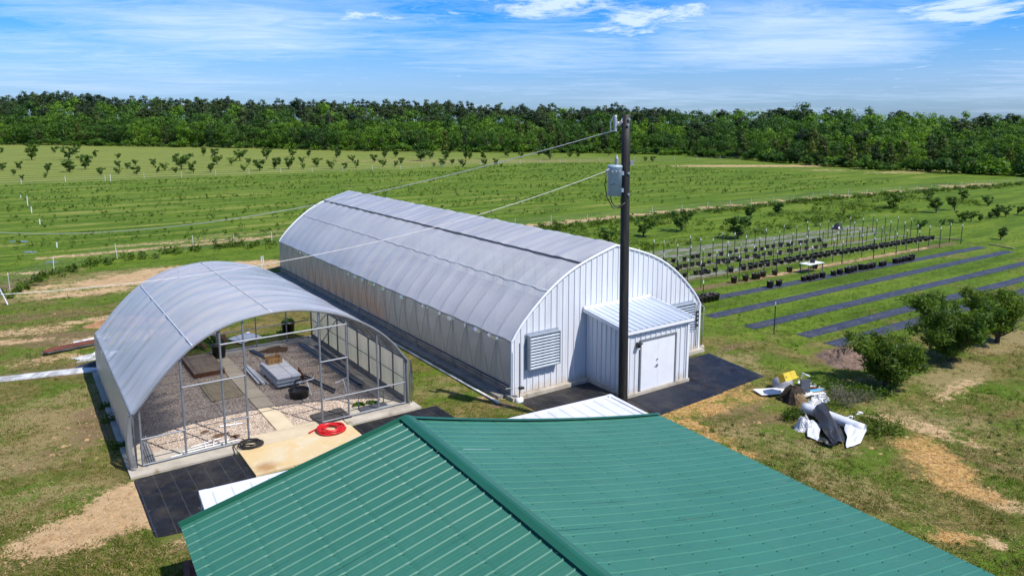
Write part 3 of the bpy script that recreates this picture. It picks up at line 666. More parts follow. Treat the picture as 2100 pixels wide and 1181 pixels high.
# louvred shutters
def shutter(v0, v1, z0, z1):
    h_ = MB(); d = 0.30
    h_.box((v0, -d, z0), (v0 + 0.04, -0.05, z1)); h_.box((v1 - 0.04, -d, z0), (v1, -0.05, z1))
    h_.box((v0 + 0.041, -d, z1 - 0.04), (v1 - 0.041, -0.05, z1)); h_.box((v0 + 0.041, -d, z0), (v1 - 0.041, -0.05, z0 + 0.04))
    
    h_.box((v0 - 0.06, -0.052, z0 - 0.06), (v1 + 0.06, -0.047, z1 + 0.06))
    sh = h_.build('louvre_shutter', LOUVER, gh)
    MB().box((v0 + 0.041, -0.10, z0 + 0.041), (v1 - 0.041, -0.06, z1 - 0.041)).build('screen', LAMPBLK, sh)
    n = 11; dz = (z1 - z0 - 0.08) / n; s0 = None
    for k in range(n):
        zb = z0 + 0.05 + k * dz
        if s0 is None:
            s0 = MB().obox(((v0 + v1) / 2, -d + 0.03, 0), ((v1 - v0) / 2 - 0.045, 0, 0), (0, 0.040, 0.040), (0, -0.004, 0.004)).build('slat', LOUVER, sh); s0.location = (0, 0, zb + 0.03)
        else: q = s0.copy(); COL.objects.link(q); q.parent = sh; q.location = (0, 0, zb + 0.03)
shutter(0.70, 2.26, 1.14, 2.55); shutter(8.88, 10.42, 1.14, 2.55)
m = MB(); m.tube([(10.75, -0.09, 2.35), (10.75, -0.09, 0.3)], 0.03, 6); m.build('conduit', GALV, gh)
for z in (1.3, 1.55, 1.75, 1.95): MB().box((10.66, -0.15, z), (10.84, -0.06, z + 0.10)).build('junction_box', LAMPBLK, gh)

# ------------------------------------------------------------------ entry shed against the end wall
es = thing('entry_shed', 'small white ribbed metal entry shed with double doors against the greenhouse end', 'shed', gp(0, 3.86), AZ)
SW, SD = 3.50, 2.55; ZB, ZF = 3.16, 2.80
k = 0; x = 0.0
while x < SW - 0.01:
    b = min(SW, x + 0.875); 
    cr = rib_cross(x, b - 0.004, 0.292, 0.085, 0.045, 0.034, 0.146)
    def z_at(xx): return 2.24 if 0.70 < xx < 2.73 else 0.12
    # split the panel at the door opening
    segs = []
    rows_b = [(xx, -SD - o, 0.14) for xx, o in cr]; rows_t = [(xx, -SD - o, ZF) for xx, o in cr]
    lo = [(xx, -SD - o, (2.30 if 0.72 <= xx <= 2.72 else 0.14)) for xx, o in cr]
    crn = []
    for (xx, o) in cr: crn.append((xx, o))
    for e in (0.72, 2.72):
        if x < e < b:
            crn += [(e - 0.0005, 0.0), (e + 0.0005, 0.0)]
    crn = sorted(crn, key=lambda q: q[0])
    mm = MB(); bot = [(xx, -SD - o, (2.30 if 0.72 < xx < 2.72 else 0.14)) for xx, o in crn]; top = [(xx, -SD - o, ZF - 0.01) for xx, o in crn]
    mm.grid([bot, top]); mm.build('wall_panel', WALL, es)
    x = b
for sx, sgn in ((0.0, -1), (SW, 1)):
    y = -SD
    for k in range(3):
        y1 = -SD + (k + 1) * SD / 3
        cr = rib_cross(y, y1 - 0.004, 0.283, 0.085, 0.045, 0.034, 0.14)
        zt = lambda yy: ZB + (ZF - ZB) * (-yy / SD) - 0.02
        MB().grid([[(sx + sgn * o, yy, 0.14) for yy, o in cr], [(sx + sgn * o, yy, zt(yy)) for yy, o in cr]]).build('wall_panel', WALL, es)
        y = y1
for cx_ in (0.0, SW): MB().box((cx_ - 0.055, -SD - 0.055, 0.14), (cx_ + 0.055, -SD + 0.055, ZF - 0.02)).build('corner_trim', TRIM, es)
rw = SW + 0.36
for k in range(4):
    a = -0.18 + k * rw / 4; b = a + rw / 4 - 0.004
    cr = rib_cross(a, b, rw / 12, 0.09, 0.045, 0.035, rw / 24)
    f_ = lambda yy: ZB + 0.03 + (ZF - ZB) * (-yy / SD)
    MB().grid([[(xx, -SD - 0.16, f_(-SD - 0.16) + o) for xx, o in cr], [(xx, -0.06, f_(-0.06) + o) for xx, o in cr]]).build('roof_panel', SHEDROOF, es)
for xx in (-0.19, SW + 0.19):
    MB().bar((xx, -SD - 0.17, f_(-SD - 0.17) - 0.03), (xx, -0.06, f_(-0.06) - 0.03), 0.05, 0.17).build('eave_trim', TRIM, es)
MB().bar((-0.16, -SD - 0.15, f_(-SD - 0.16) - 0.075), (SW + 0.16, -SD - 0.15, f_(-SD - 0.16) - 0.075), 0.03, 0.12).build('front_trim', TRIM, es)
MB().bar((-0.2, -0.085, ZB + 0.075), (SW + 0.2, -0.085, ZB + 0.075), 0.06, 0.13).build('flashing', TRIM, es)
m = MB(); m.box((-0.1, -SD - 0.10, 0.0), (SW + 0.1, -0.305, 0.135)); m.build('foundation', CONC, es)
fr = MB(); yf = -SD - 0.02
fr.box((0.66, yf - 0.045, 0.14), (0.73, yf + 0.04, 2.31)); fr.box((2.71, yf - 0.045, 0.14), (2.78, yf + 0.04, 2.31)); fr.box((0.731, yf - 0.045, 2.24), (2.709, yf + 0.04, 2.31))
fr.build('door_frame', GALV, es)
for a, b in ((0.735, 1.717), (1.723, 2.705)):
    d = MB().box((a, yf - 0.012, 0.15), (b, yf + 0.03, 2.235)).build('door', DOOR, es)
    if a < 1:
        MB().box((b - 0.085, yf - 0.07, 1.05), (b - 0.03, yf - 0.013, 1.13)).box((b - 0.17, yf - 0.07, 1.085), (b - 0.086, yf - 0.05, 1.105)).build('handle', GALV, d)
        m = MB(); m.lathe([(0.0, 0.05), (0.028, 0.05), (0.03, 0.0)], 10); o = m.build('lock', GALV, d); o.rotation_euler = (R(90), 0, 0); o.location = (b - 0.055, yf - 0.012, 1.34)
lm = MB().box((0.43, -SD - 0.16, 2.05), (0.58, -SD - 0.045, 2.26)).obox((0.505, -SD - 0.19, 2.22), (0.085, 0, 0), (0, 0.075, -0.02), (0, 0.01, 0.03)).build('wall_light', LAMPBLK, es)
MB().box((0.455, -SD - 0.155, 1.975), (0.555, -SD - 0.07, 2.049)).build('lens', TRIM, lm)

# ================================================================== open hoop house
hh = thing('hoop_house', 'open ended hoop house with steel posts, plastic roof and gravel beds inside', 'hoop house', Q0, AZ)
HW0, HW1, HF, HB = 0.12, 9.68, 0.55, 11.35
hpts = [(0.12, 1.86), (0.32, 2.05), (1.01, 2.90), (1.95, 3.76), (2.89, 4.24), (3.64, 4.42), (4.75, 4.53), (5.80, 4.43), (7.13, 4.05), (8.25, 3.42), (9.03, 2.74), (9.50, 2.08), (9.68, 1.86)]
HP = smooth_profile(hpts, 2)
def hz(v): return float(np.interp(v, HP[:, 0], HP[:, 1]))
def dense(P, n): 
    t = np.linspace(0, len(P) - 1, n); return np.column_stack([np.interp(t, np.arange(len(P)), P[:, 0]), np.interp(t, np.arange(len(P)), P[:, 1])])
HPD = dense(HP, 40)
hoop = None; nh = 10
for k in range(nh):
    y = HF + (HB - HF) * k / (nh - 1)
    if hoop is None:
        hoop = MB().tube([(HW0, 0, 0.1)] + [(v, 0, z) for v, z in HPD] + [(HW1, 0, 0.1)], 0.036, 6).build('hoop', GALV, hh, True); hoop.location = (0, y, 0)
    else: q = hoop.copy(); COL.objects.link(q); q.parent = hh; q.location = (0, y, 0)
for v in (2.0, 4.75, 7.5): 
    MB().tube([(v, HF, hz(v) - 0.05), (v, HB, hz(v) - 0.05)], 0.026, 6).build('purlin', GALV, hh)
def hcover():
    rows = []; r_ = np.random.default_rng(11); seg = (HB - HF) / (nh - 1)
    for y in np.linspace(HF - 0.10, HB + 0.12, 100):
        row = []; fr = ((y - HF) % seg) / seg
        for i, (v, z) in enumerate(HPD):
            a = HPD[max(0, i - 1)]; b = HPD[min(len(HPD) - 1, i + 1)]; nx_, nz_ = -(b[1] - a[1]), b[0] - a[0]; l_ = math.hypot(nx_, nz_)
            o = 0.05 - 0.024 * math.sin(math.pi * fr) + 0.008 * math.sin(y * 3.3 + v * 1.1) + 0.006 * math.sin(y * 7.1 - v * 2.3)
            row.append((v + nx_ / l_ * o, y, z + nz_ / l_ * o))
        rows.append(row)
    return MB().grid(rows)
hcover().build('cover_film', POLYROOF, hh, True)
for v in (2.0, 4.6): MB().tube([(v, y, hz(v) + 0.062) for y in np.linspace(HF - 0.1, HB + 0.1, 20)], 0.016, 5).build('cover_seam', WHITEPVC, hh, True)
MB().tube([(v, HF - 0.11, z + 0.04) for v, z in HPD], 0.035, 6).build('film_edge', POLYCLEAR, hh, True)
for x, s in ((HW0, -1), (HW1, 1)):
    MB().tube([(x + s * 0.03, HF - 0.1, 1.84), (x + s * 0.03, HB + 0.1, 1.84)], 0.045, 6).build('hip_rail', GALV, hh)
    MB().tube([(x + s * 0.02, HF, 1.02), (x + s * 0.02, HB, 1.02)], 0.018, 6).build('side_rail', GALV, hh)
    MB().box((x - 0.02, HF, 0.08), (x + 0.02, HB, 0.30)).build('base_board', CONCDIRTY, hh)
    curtain(x + s * 0.05, HF - 0.02, HB + 0.1, 0.12, 1.86, s, ny=70, nz=7, amp=0.05, pitch=0.6).build('side_curtain', POLYSIDE, hh, True)
# film bunched at the two near corners
for x, s in ((HW0, -1), (HW1, 1)):
    rows = []
    for t in np.linspace(0, 1, 12):
        z = 1.86 - 1.82 * t; wd = 0.10 + 0.13 * math.sin(math.pi * min(1, t * 1.1)) + 0.05 * t
        rows.append([(x + s * (0.05 + 0.03 * math.sin(j * 1.9 + t * 5)) + s * wd * abs(math.sin(j * 0.9)) * 0.9, HF - 0.20 + j * 0.06, z) for j in range(6)])
    MB().grid(rows).build('film_bunch', POLYCLEAR, hh, True)
# front end posts and rails
for v in (0.30, 1.60, 2.86, 3.62, 6.26, 7.28, 8.48, 9.60):
    MB().tube([(v, HF, 0.06), (v, HF, hz(v) - 0.02)], 0.038, 7).build('end_post', GALV, hh)
RAILS = [(0.30, 1.60, 1.0), (1.60, 3.62, 2.46), (2.86, 3.62, 0.97), (2.86, 7.28, 3.68), (6.26, 7.28, 2.42), (6.26, 9.60, 0.97), (0.30, 3.62, 0.14), (6.26, 9.60, 0.14)]
for a, b, z in RAILS: MB().tube([(a, HF - 0.03, z), (b, HF - 0.03, z)], 0.03, 6).build('end_rail', GALV, hh)
# back end
for v in (2.2, 3.6, 5.1, 6.9, 8.4): MB().tube([(v, HB, 0.06), (v, HB, hz(v) - 0.02)], 0.032, 6).build('end_post', GALV, hh)
for a, b, z in ((0.3, 9.6, 1.0), (0.3, 9.6, 0.12), (1.2, 8.6, 2.5)): MB().tube([(a, HB + 0.03, z), (b, HB + 0.03, z)], 0.026, 6).build('end_rail', GALV, hh)
for a, b in (((5.0, HB, 1.35), (6.9, HB - 1.6, hz(6.9) - 0.1)), ((HW1 - 0.1, HB - 0.1, 0.3), (HW1 - 0.05, HB - 2.3, 1.8)), ((HW1 - 0.05, HB - 3.6, 1.8), (HW1 - 0.08, HB - 1.6, 0.2)), ((8.9, HF + 0.1, hz(8.9) - 0.1), (8.5, HF + 2.2, hz(8.5) - 0.06))):
    MB().tube([a, b], 0.022, 6).build('brace', GALV, hh)
# perimeter slab, walk, gravel (setting)
def flat(name, polyuv, z0, z1, mat, k='structure', O=Q0):
    m = MB().poly([(v, u) for v, u in polyuv], z0, z1); o = m.build(name, mat); o.location = O; o.rotation_euler = (0, 0, AZ)
    if k: kind(o, k)
    return o
flat('concrete_curb', [(-0.14, -0.06), (3.06, -0.06), (3.06, 0.93), (0.9, 1.50), (0.62, 1.5), (0.62, 10.9), (-0.14, 11.7)], -0.1, 0.075, CONC)
flat('concrete_curb', [(7.02, -0.10), (9.98, -0.10), (9.98, 11.7), (8.95, 10.95), (8.95, 2.75), (9.0, 1.45), (7.02, 1.35)], -0.1, 0.075, CONC)
flat('concrete_curb', [(-0.13, 11.71), (0.63, 10.92), (8.94, 10.97), (9.97, 11.71)], -0.1, 0.07, CONC)
flat('walkway', [(4.70, 0.95), (5.34, 0.95), (5.34, 4.55), (4.70, 4.55)], -0.1, 0.065, WALK)
flat('walkway', [(4.70, 4.562), (5.34, 4.562), (5.34, 10.9), (4.70, 10.9)], -0.1, 0.063, WALK)
flat('apron_slab', [(3.10, -0.04), (6.98, -0.04), (6.98, 0.94), (3.10, 0.94)], -0.1, 0.07, WALK)
flat('apron_slab', [(3.12, -2.1), (7.05, -2.1), (7.05, -0.05), (3.12, -0.05)], -0.1, 0.068, PAD)
flat('gravel_bed', [(0.5, 0.94), (4.69, 0.94), (4.69, 11.0), (0.5, 11.0)], -0.1, 0.02, GRAVEL)
flat('gravel_bed', [(5.35, 0.94), (9.1, 0.94), (9.1, 11.0), (5.35, 11.0)], -0.1, 0.02, GRAVEL)
def pebbles():
    n = 15000; r_ = np.random.default_rng(21)
    v = np.concatenate([r_.uniform(0.72, 4.66, n // 2), r_.uniform(5.38, 8.92, n // 2)]); u = r_.uniform(1.0, 10.85, n)
    s = r_.uniform(0.012, 0.034, n) * (1 + 0.6 * (r_.random(n) > 0.93)); base = np.array([(1, 0, 0), (0, 1, 0), (-1, 0, 0), (0, -1, 0), (0, 0, 0.75), (0, 0, -0.4)])
    a = r_.uniform(0, 6.28, n); ca, sa = np.cos(a), np.sin(a); st = r_.uniform(0.6, 1.3, n)
    bx = base[None, :, 0] * s[:, None] * st[:, None]; by = base[None, :, 1] * s[:, None]; bz = base[None, :, 2] * s[:, None]
    X = v[:, None] + bx * ca[:, None] - by * sa[:, None]; Y = u[:, None] + bx * sa[:, None] + by * ca[:, None]; Z = 0.026 + bz
    fb = np.array([(0, 1, 4), (1, 2, 4), (2, 3, 4), (3, 0, 4), (1, 0, 5), (2, 1, 5), (3, 2, 5), (0, 3, 5)])
    F = (fb[None] + (np.arange(n) * 6)[:, None, None]).reshape(-1, 3)
    me = np_mesh('gravel', np.stack([X, Y, Z], 2).reshape(-1, 3), F); fattr(me, 'tint', np.repeat(r_.random(n) ** 0.9, 6))
    return kind(link_mesh('gravel', me, PEBBLE, loc=Q0, rot=(0, 0, AZ)), 'stuff')
pebbles()

# ground cloths
def cloth_sheet(name, polyuv, z, mat, label, O=Q0, seed=0, cell=0.17, amp=0.034):
    P = np.array(polyuv, float); r_ = np.random.default_rng(seed)
    import bmesh
    bm = bmesh.new()
    # bilinear patch through four corners, rows with a wavering edge
    A, B, C, D = P; n1 = max(4, int(np.linalg.norm(B - A) / cell)); n2 = max(4, int(np.linalg.norm(D - A) / cell)); rows = []
    for i in range(n1 + 1):
        s = i / n1; row = []
        for j in range(n2 + 1):
            t = j / n2; q = (A * (1 - s) + B * s) * (1 - t) + (D * (1 - s) + C * s) * t
            e = 0.05 * (math.sin(s * 17 + seed) if j in (0, n2) else 0) ; e2 = 0.05 * (math.sin(t * 15 + seed) if i in (0, n1) else 0)
            edge = min(i, n1 - i, j, n2 - j) == 0
            h = 0 if edge else r_.uniform(-0.2, 0.7) * amp + amp * 0.7 * abs(math.sin(q[0] * 4.1 + 2.4 * math.sin(q[1] * 2.3 + seed))) ** 3 + amp * 0.7 * abs(math.sin(q[1] * 3.7 + 2.1 * math.sin(q[0] * 2.9 + seed))) ** 3
            row.append((q[0] + e, q[1] + e2, (0.012 if edge else z + max(0.004 - z + 0.012, h))))
        rows.append(row)
    bm.free()
    o = MB().grid(rows).build(name, mat, None, True); o.location = O; o.rotation_euler = (0, 0, AZ)
    return tag(o, label, 'ground cloth')
cloth_sheet('ground_cloth', [(-0.08, -4.05), (3.10, -4.4), (3.10, -0.07), (-0.08, -0.10)], 0.035, FABRIC, 'black ground cloth on the bare soil before the hoop house left corner', seed=1)
cloth_sheet('ground_cloth', [(7.07, -2.4), (10.6, -1.9), (10.6, -0.15), (7.07, -0.11)], 0.035, FABRIC, 'black ground cloth strip between the red hose slab and the green roof ridge', seed=2)
cloth_sheet('ground_cloth', [(0.10, -4.2), (3.80, -4.0), (3.80, -0.31), (0.05, -0.32)], 0.035, FABRIC, 'black ground cloth between the left louvre shutter wall and the white container', O=P0, seed=3)
cloth_sheet('ground_cloth', [(3.45, -4.6), (7.48, -4.4), (7.48, -2.66), (3.85, -2.66)], 0.036, FABRIC2, 'black ground cloth in front of the white double doors', O=P0, seed=4)
cloth_sheet('ground_cloth', [(7.49, -4.35), (10.60, -4.15), (11.15, -0.62), (7.49, -0.32)], 0.034, FABRIC2, 'blue black ground cloth fanning out right of the entry shed', O=P0, seed=5)

# ================================================================== white shipping container
C0 = at(408, 1006, 2.6); C1 = at(1252, 808, 2.6)
caz = math.atan2(C1[1] - C0[1], C1[0] - C0[0]); CL = float(np.linalg.norm(C1 - C0)); CW = 2.44; CHT = 2.6
ct = thing('shipping_container', 'white steel shipping container half hidden under the green roof edge', 'container', (C0[0], C0[1], 0), caz)
# local x along length, y towards the far side is 0, near side is -CW
cr = rib_cross(0.09, CL - 0.09, 0.42, 0.16, 0.10, 0.022, 0.24)
MB().grid([[(x, -CW + 0.05, CHT - 0.035 + o) for x, o in cr], [(x, -0.05, CHT - 0.035 + o) for x, o in cr]]).build('roof', CONTR, ct)
m = MB()
for y in (-0.04, -CW + 0.04): m.bar((0.16, y, CHT - 0.045), (CL - 0.16, y, CHT - 0.045), 0.08, 0.09)
for x in (0.05, CL - 0.05): m.bar((x, -CW + 0.16, CHT - 0.045), (x, -0.16, CHT - 0.045), 0.12, 0.09)
m.build('top_rail', CONTR, ct)
m = MB()
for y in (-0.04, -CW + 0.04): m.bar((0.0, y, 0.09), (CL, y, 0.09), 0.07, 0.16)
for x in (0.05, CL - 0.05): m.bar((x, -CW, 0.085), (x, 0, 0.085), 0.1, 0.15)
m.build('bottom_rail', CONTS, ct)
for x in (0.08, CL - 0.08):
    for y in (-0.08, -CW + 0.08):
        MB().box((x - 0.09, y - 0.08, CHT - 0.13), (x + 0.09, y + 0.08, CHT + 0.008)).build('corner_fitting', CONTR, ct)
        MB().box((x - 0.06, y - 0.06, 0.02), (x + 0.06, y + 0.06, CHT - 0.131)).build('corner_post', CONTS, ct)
cr = rib_cross(0.15, CL - 0.15, 0.28, 0.20, 0.10, 0.035, 0.14)
for y, s in ((-0.05, 1), (-CW + 0.05, -1)):
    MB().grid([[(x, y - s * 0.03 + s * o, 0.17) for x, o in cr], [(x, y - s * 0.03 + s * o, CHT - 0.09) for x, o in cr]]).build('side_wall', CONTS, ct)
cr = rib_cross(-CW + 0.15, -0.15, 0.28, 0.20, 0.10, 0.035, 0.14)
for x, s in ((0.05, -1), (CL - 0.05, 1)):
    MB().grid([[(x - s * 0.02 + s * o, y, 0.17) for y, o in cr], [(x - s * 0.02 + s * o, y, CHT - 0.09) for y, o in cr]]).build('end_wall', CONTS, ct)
for y in (-0.7, -1.1, -1.5, -1.9): MB().tube([(-0.035, y, 0.15), (-0.035, y, 2.5)], 0.02, 6).build('lock_rod', GALV, ct)

# ================================================================== green metal roof over the container
RAZ = R(32.4); EZ = 3.25
E0 = at(375, 1078, EZ)
RU = np.array([-math.sin(RAZ), math.cos(RAZ), 0]); RV = np.array([math.cos(RAZ), math.sin(RAZ), 0])
gr = thing('green_roof', 'green ribbed metal gable roof sagging to the right over the white container', 'roof', (E0[0], E0[1], 0), RAZ)
RIDX, RIDZ, RR, RRZ = 4.74, EZ + 1.12, 12.58, EZ - 0.55
qa = np.polyfit([RIDX, 9.24, RR], [RIDZ, EZ + 0.05, RRZ], 2)
def rz_(v): return EZ + (RIDZ - EZ) * v / RIDX if v <= RIDX else float(np.polyval(qa, v))
RLEN = 13.6; npan = 15; pw = RLEN / npan
PURL = list(np.arange(0.18, RIDX - 0.3, 0.88)) + list(np.arange(RIDX + 0.45, RR, 0.92))
lv = np.unique(np.concatenate([[-0.04, RIDX - 0.03]] + [[p - 0.07, p, p + 0.07] for p in PURL if p < RIDX])); rv = np.unique(np.concatenate([np.linspace(RIDX + 0.03, RR, 14)] + [[p - 0.08, p, p + 0.08] for p in PURL if RIDX + 0.1 < p < RR - 0.1]))
def slope_n(v):
    e = 0.02; a = rz_(v - e) if v > RIDX + e or v < RIDX else rz_(v); d = (rz_(v + e) - rz_(v - e)) / (2 * e) if abs(v - RIDX) > e else (RIDZ - EZ) / RIDX
    l_ = math.hypot(1, d); return -d / l_, 1 / l_
rr = np.random.default_rng(31)
for k in range(npan):
    y1 = -k * pw; y0 = y1 - pw + 0.003
    cr = [(y0, 0.0)]
    for j in range(3):
        c = y0 + pw / 6 + j * pw / 3
        for q, o in ((-pw / 6 + 0.03 + pw / 9, 0.0), ): pass
        cr += [(c - 0.026, 0.0), (c - 0.011, 0.020), (c + 0.011, 0.020), (c + 0.026, 0.0)]
        if j < 2:
            for dm in (0.11, 0.19): cr += [(c + dm - 0.014, 0.0), (c + dm, 0.004), (c + dm + 0.014, 0.0)]
    cr.append((y1, 0.0))
    for vs_ in (lv, rv):
        rows = []; wob = rr.uniform(-0.004, 0.004)
        for v in vs_:
            nx_, nz_ = slope_n(v); bow = wob * math.sin((v - vs_[0]) * 2.2) - (0.007 if min(abs(v - p) for p in PURL) < 0.01 else 0.0)
            kf = 1.0 if vs_ is lv else 0.6; rows.append([(v + nx_ * (o * kf + bow), y, rz_(v) + nz_ * (o * kf + bow)) for y, o in cr])
        MB().grid(rows).build('roof_panel', GREEN, gr)
# ridge cap, gable trims, eave
def cap_strip(y0, y1):
    m = MB(); w1 = 0.145; ys = np.linspace(y0, y1, 2)
    prof = [(RIDX - w1, rz_(RIDX - w1) + 0.045), (RIDX - w1, rz_(RIDX - w1) + 0.062), (RIDX - 0.03, RIDZ + 0.075), (RIDX + 0.03, RIDZ + 0.075), (RIDX + w1 * 1.2, rz_(RIDX + w1 * 1.2) + 0.062), (RIDX + w1 * 1.2, rz_(RIDX + w1 * 1.2) + 0.045)]
    return m.grid([[(v, y, z) for v, z in prof] for y in ys])
yy = 0.05
while yy > -RLEN:
    y2 = max(-RLEN, yy - 3.05); cap_strip(y2 + 0.004, yy).build('ridge_cap', GREENTRIM, gr); yy = y2
MB().bar((-0.06, 0.035, rz_(0) + 0.0), (RIDX, 0.035, RIDZ + 0.0), 0.03, 0.16).build('gable_trim', GREENTRIM, gr)
pv = np.linspace(RIDX, RR, 14); m = MB()
m.grid([[(v, 0.045, rz_(v) + 0.055) for v in pv], [(v, 0.045, rz_(v) - 0.08) for v in pv]]); m.grid([[(v, -0.06, rz_(v) + 0.046) for v in pv], [(v, 0.045, rz_(v) + 0.056) for v in pv]])
m.build('gable_trim', GREENTRIM, gr)
# screws along the purlin lines
m = MB()
for vs_ in (np.arange(0.18, RIDX - 0.3, 0.88), np.arange(RIDX + 0.45, RR, 0.92)):
    for v in vs_:
        nx_, nz_ = slope_n(v)
        for k in range(npan * 3):
            y = -k * pw / 3 - pw / 6 - 0.075 + 0.004 * (k % 3)
            m.obox((v + nx_ * 0.007, y, rz_(v) + nz_ * 0.007), (0.009, 0, 0), (0, 0.009, 0), (0, 0, 0.007))
kind(m.build('screws', GREEN, gr), 'stuff')
for v in list(np.arange(0.18, RIDX, 0.88)) + list(np.arange(RIDX + 0.45, RR, 0.92)):
    MB().bar((v, -0.02, rz_(v) - 0.06), (v, -RLEN + 0.05, rz_(v) - 0.06), 0.06, 0.09).build('purlin', RUST, gr)
for y in (-0.5, -1.9, -6.5, -12.5):
    MB().bar((0.1, y, EZ - 0.18), (RIDX, y, RIDZ - 0.18), 0.1, 0.12).bar((RIDX, y, RIDZ - 0.18), (9.24, y, EZ - 0.14), 0.1, 0.12).bar((9.24, y, EZ - 0.14), (RR - 0.1, y, RRZ - 0.16), 0.1, 0.1).build('rafter', RUST, gr)
    for v in ((0.3, 9.2, RR - 0.25) if y < -3 else (0.95, 4.6, RR - 0.3)): MB().box((v - 0.05, y - 0.05, 0 if y < -3 else 2.6), (v + 0.05, y + 0.05, rz_(v) - 0.20)).build('roof_post', RUST, gr)
b = at(384, 1178)
o = MB().bar((0, 0, 0.12), (1.0, -2.4, 0.12), 0.14, 0.2).bar((0.12, 0.1, 0.04), (1.12, -2.3, 0.04), 0.3, 0.07).build('rusty_beam', RUST); o.location = (b[0] - 0.1, b[1] + 0.25, 0)
tag(o, 'red brown rusty steel beam lying in the grass under the green eave', 'steel beam')

# ================================================================== utility pole, transformer, lines
PB = at(1276.5, 890); PT = pix_height(1284, 235, PB)
def on_pole(px, py):                       # point beside the pole, in the pole's own vertical plane
    a = (px - CX) / FPX; b_ = (CY - py) / FPX; r = np.array([a, cp_ + b_ * sp_, -sp_ + b_ * cp_]); t = PB[1] / r[1]
    return np.array([0, 0, CAMH]) + t * r
pole = thing('utility_pole', 'tall dark tarred wooden utility pole standing before the entry shed', 'utility pole', (PB[0], PB[1], 0))
tx = on_pole(1284, 235)[0] - PB[0]
pr = np.linspace(0, 1, 9)
MB().tube([(tx * t, 0, PT * t) for t in pr], [0.172 - 0.030 * t for t in pr], 14).build('pole_shaft', POLE, pole, True)
for py, dx in ((245, 3), (257, 1), (355, 2), (398, 2)):
    q = on_pole(1286 + dx, py); q[0] -= PB[0]
    MB().lathe([(0.0, 0.03), (0.022, 0.03), (0.022, 0.012), (0.045, 0.012), (0.045, 0.0)], 8).build('bolt', BOLT, pole)
    ob = LAST[0]; ob.location = (q[0], -0.150, q[2]); ob.rotation_euler = (R(90), 0, 0)
m = MB(); q = on_pole(1296, 335); q[0] -= PB[0]; m.box((q[0] - 0.06, -0.05, q[2] - 0.07), (q[0] + 0.06, 0.05, q[2] + 0.08)); m.build('arrester', PORC, pole)
m = MB(); q2 = on_pole(1269, 262); q2[0] -= PB[0]
m.tube([(tx * 0.99 - 0.12, -0.05, q2[2] + 0.32), (q2[0] + 0.05, -0.10, q2[2] + 0.20), (q2[0] - 0.12, -0.12, q2[2] + 0.02)], 0.02, 6); m.build('dead_end_link', BOLT, pole)
for k in range(4):
    t = k / 3; MB().lathe([(0.0, -0.03), (0.055, -0.02), (0.055, 0.0), (0.02, 0.03), (0.0, 0.03)], 10).build('insulator_disc', PORC, pole)
    ob = LAST[0]; ob.location = (q2[0] - 0.02 + 0.10 * t, -0.11 + 0.02 * t, q2[2] + 0.10 + 0.09 * t); ob.rotation_euler = (0, R(50), 0)
cut = MB(); qx, _, qz = on_pole(1261, 252); qx -= PB[0]
cut.lathe([(0, -0.30), (0.06, -0.30), (0.07, -0.26), (0.05, -0.24), (0.07, -0.2), (0.05, -0.16), (0.075, -0.1), (0.055, -0.06), (0.075, 0.0), (0.055, 0.04), (0.075, 0.1), (0.05, 0.14), (0.06, 0.24), (0, 0.25)], 10, (qx, -0.08, qz)); co = cut.build('cutout_fuse', PORC, pole, True)
MB().tube([(qx - 0.14, -0.08, qz - 0.28), (qx - 0.16, -0.08, qz), (qx - 0.05, -0.08, qz + 0.24)], 0.018, 6).tube([(qx + 0.07, -0.08, qz + 0.0), (tx * 0.98, -0.02, qz + 0.05)], 0.02, 6).build('fuse_bracket', BOLT, pole)
# transformer can
a_ = on_pole(1247, 345); b_ = on_pole(1273, 401)
tcx = (a_[0] + b_[0]) / 2; tr_ = (b_[0] - a_[0]) / 2 + 0.02; tb, tt = b_[2] + 0.0, a_[2] + 0.02
tf = thing('transformer', 'light blue grey cylindrical transformer hung on the dark utility pole', 'transformer', (tcx, PB[1] - 0.05, tb))
hgt = tt - tb
MB().lathe([(0, 0.03), (tr_ * 0.9, 0.03), (tr_ * 0.93, 0.0), (tr_, 0.0), (tr_, hgt), (tr_ * 1.04, hgt + 0.01), (tr_ * 1.04, hgt + 0.045), (tr_ * 0.9, hgt + 0.09), (0, hgt + 0.10)], 24).build('tank', TANK, tf, True)
MB().lathe([(0, 0.0), (0.07, 0.0), (0.05, 0.05), (0.075, 0.08), (0.05, 0.12), (0.075, 0.15), (0.05, 0.19), (0.07, 0.22), (0.045, 0.27), (0.02, 0.30), (0.02, 0.36), (0, 0.36)], 10, (0.05, -0.03, hgt + 0.07)).build('bushing', PORC, tf, True)
for k in range(3): MB().lathe([(0, 0.0), (0.035, 0.0), (0.035, 0.07), (0.0, 0.08)], 8).build('terminal', BOLT, tf); ob = LAST[0]; ob.rotation_euler = (R(90), 0, 0); ob.location = (-0.12 + 0.12 * k, -tr_, hgt - 0.12)
m = MB(); m.box((tr_ - 0.02, -0.08, hgt - 0.25), (tr_ + 0.14, 0.08, hgt - 0.12)).box((tr_ - 0.02, -0.08, 0.12), (tr_ + 0.14, 0.08, 0.25)); m.build('bracket', TANK, tf)
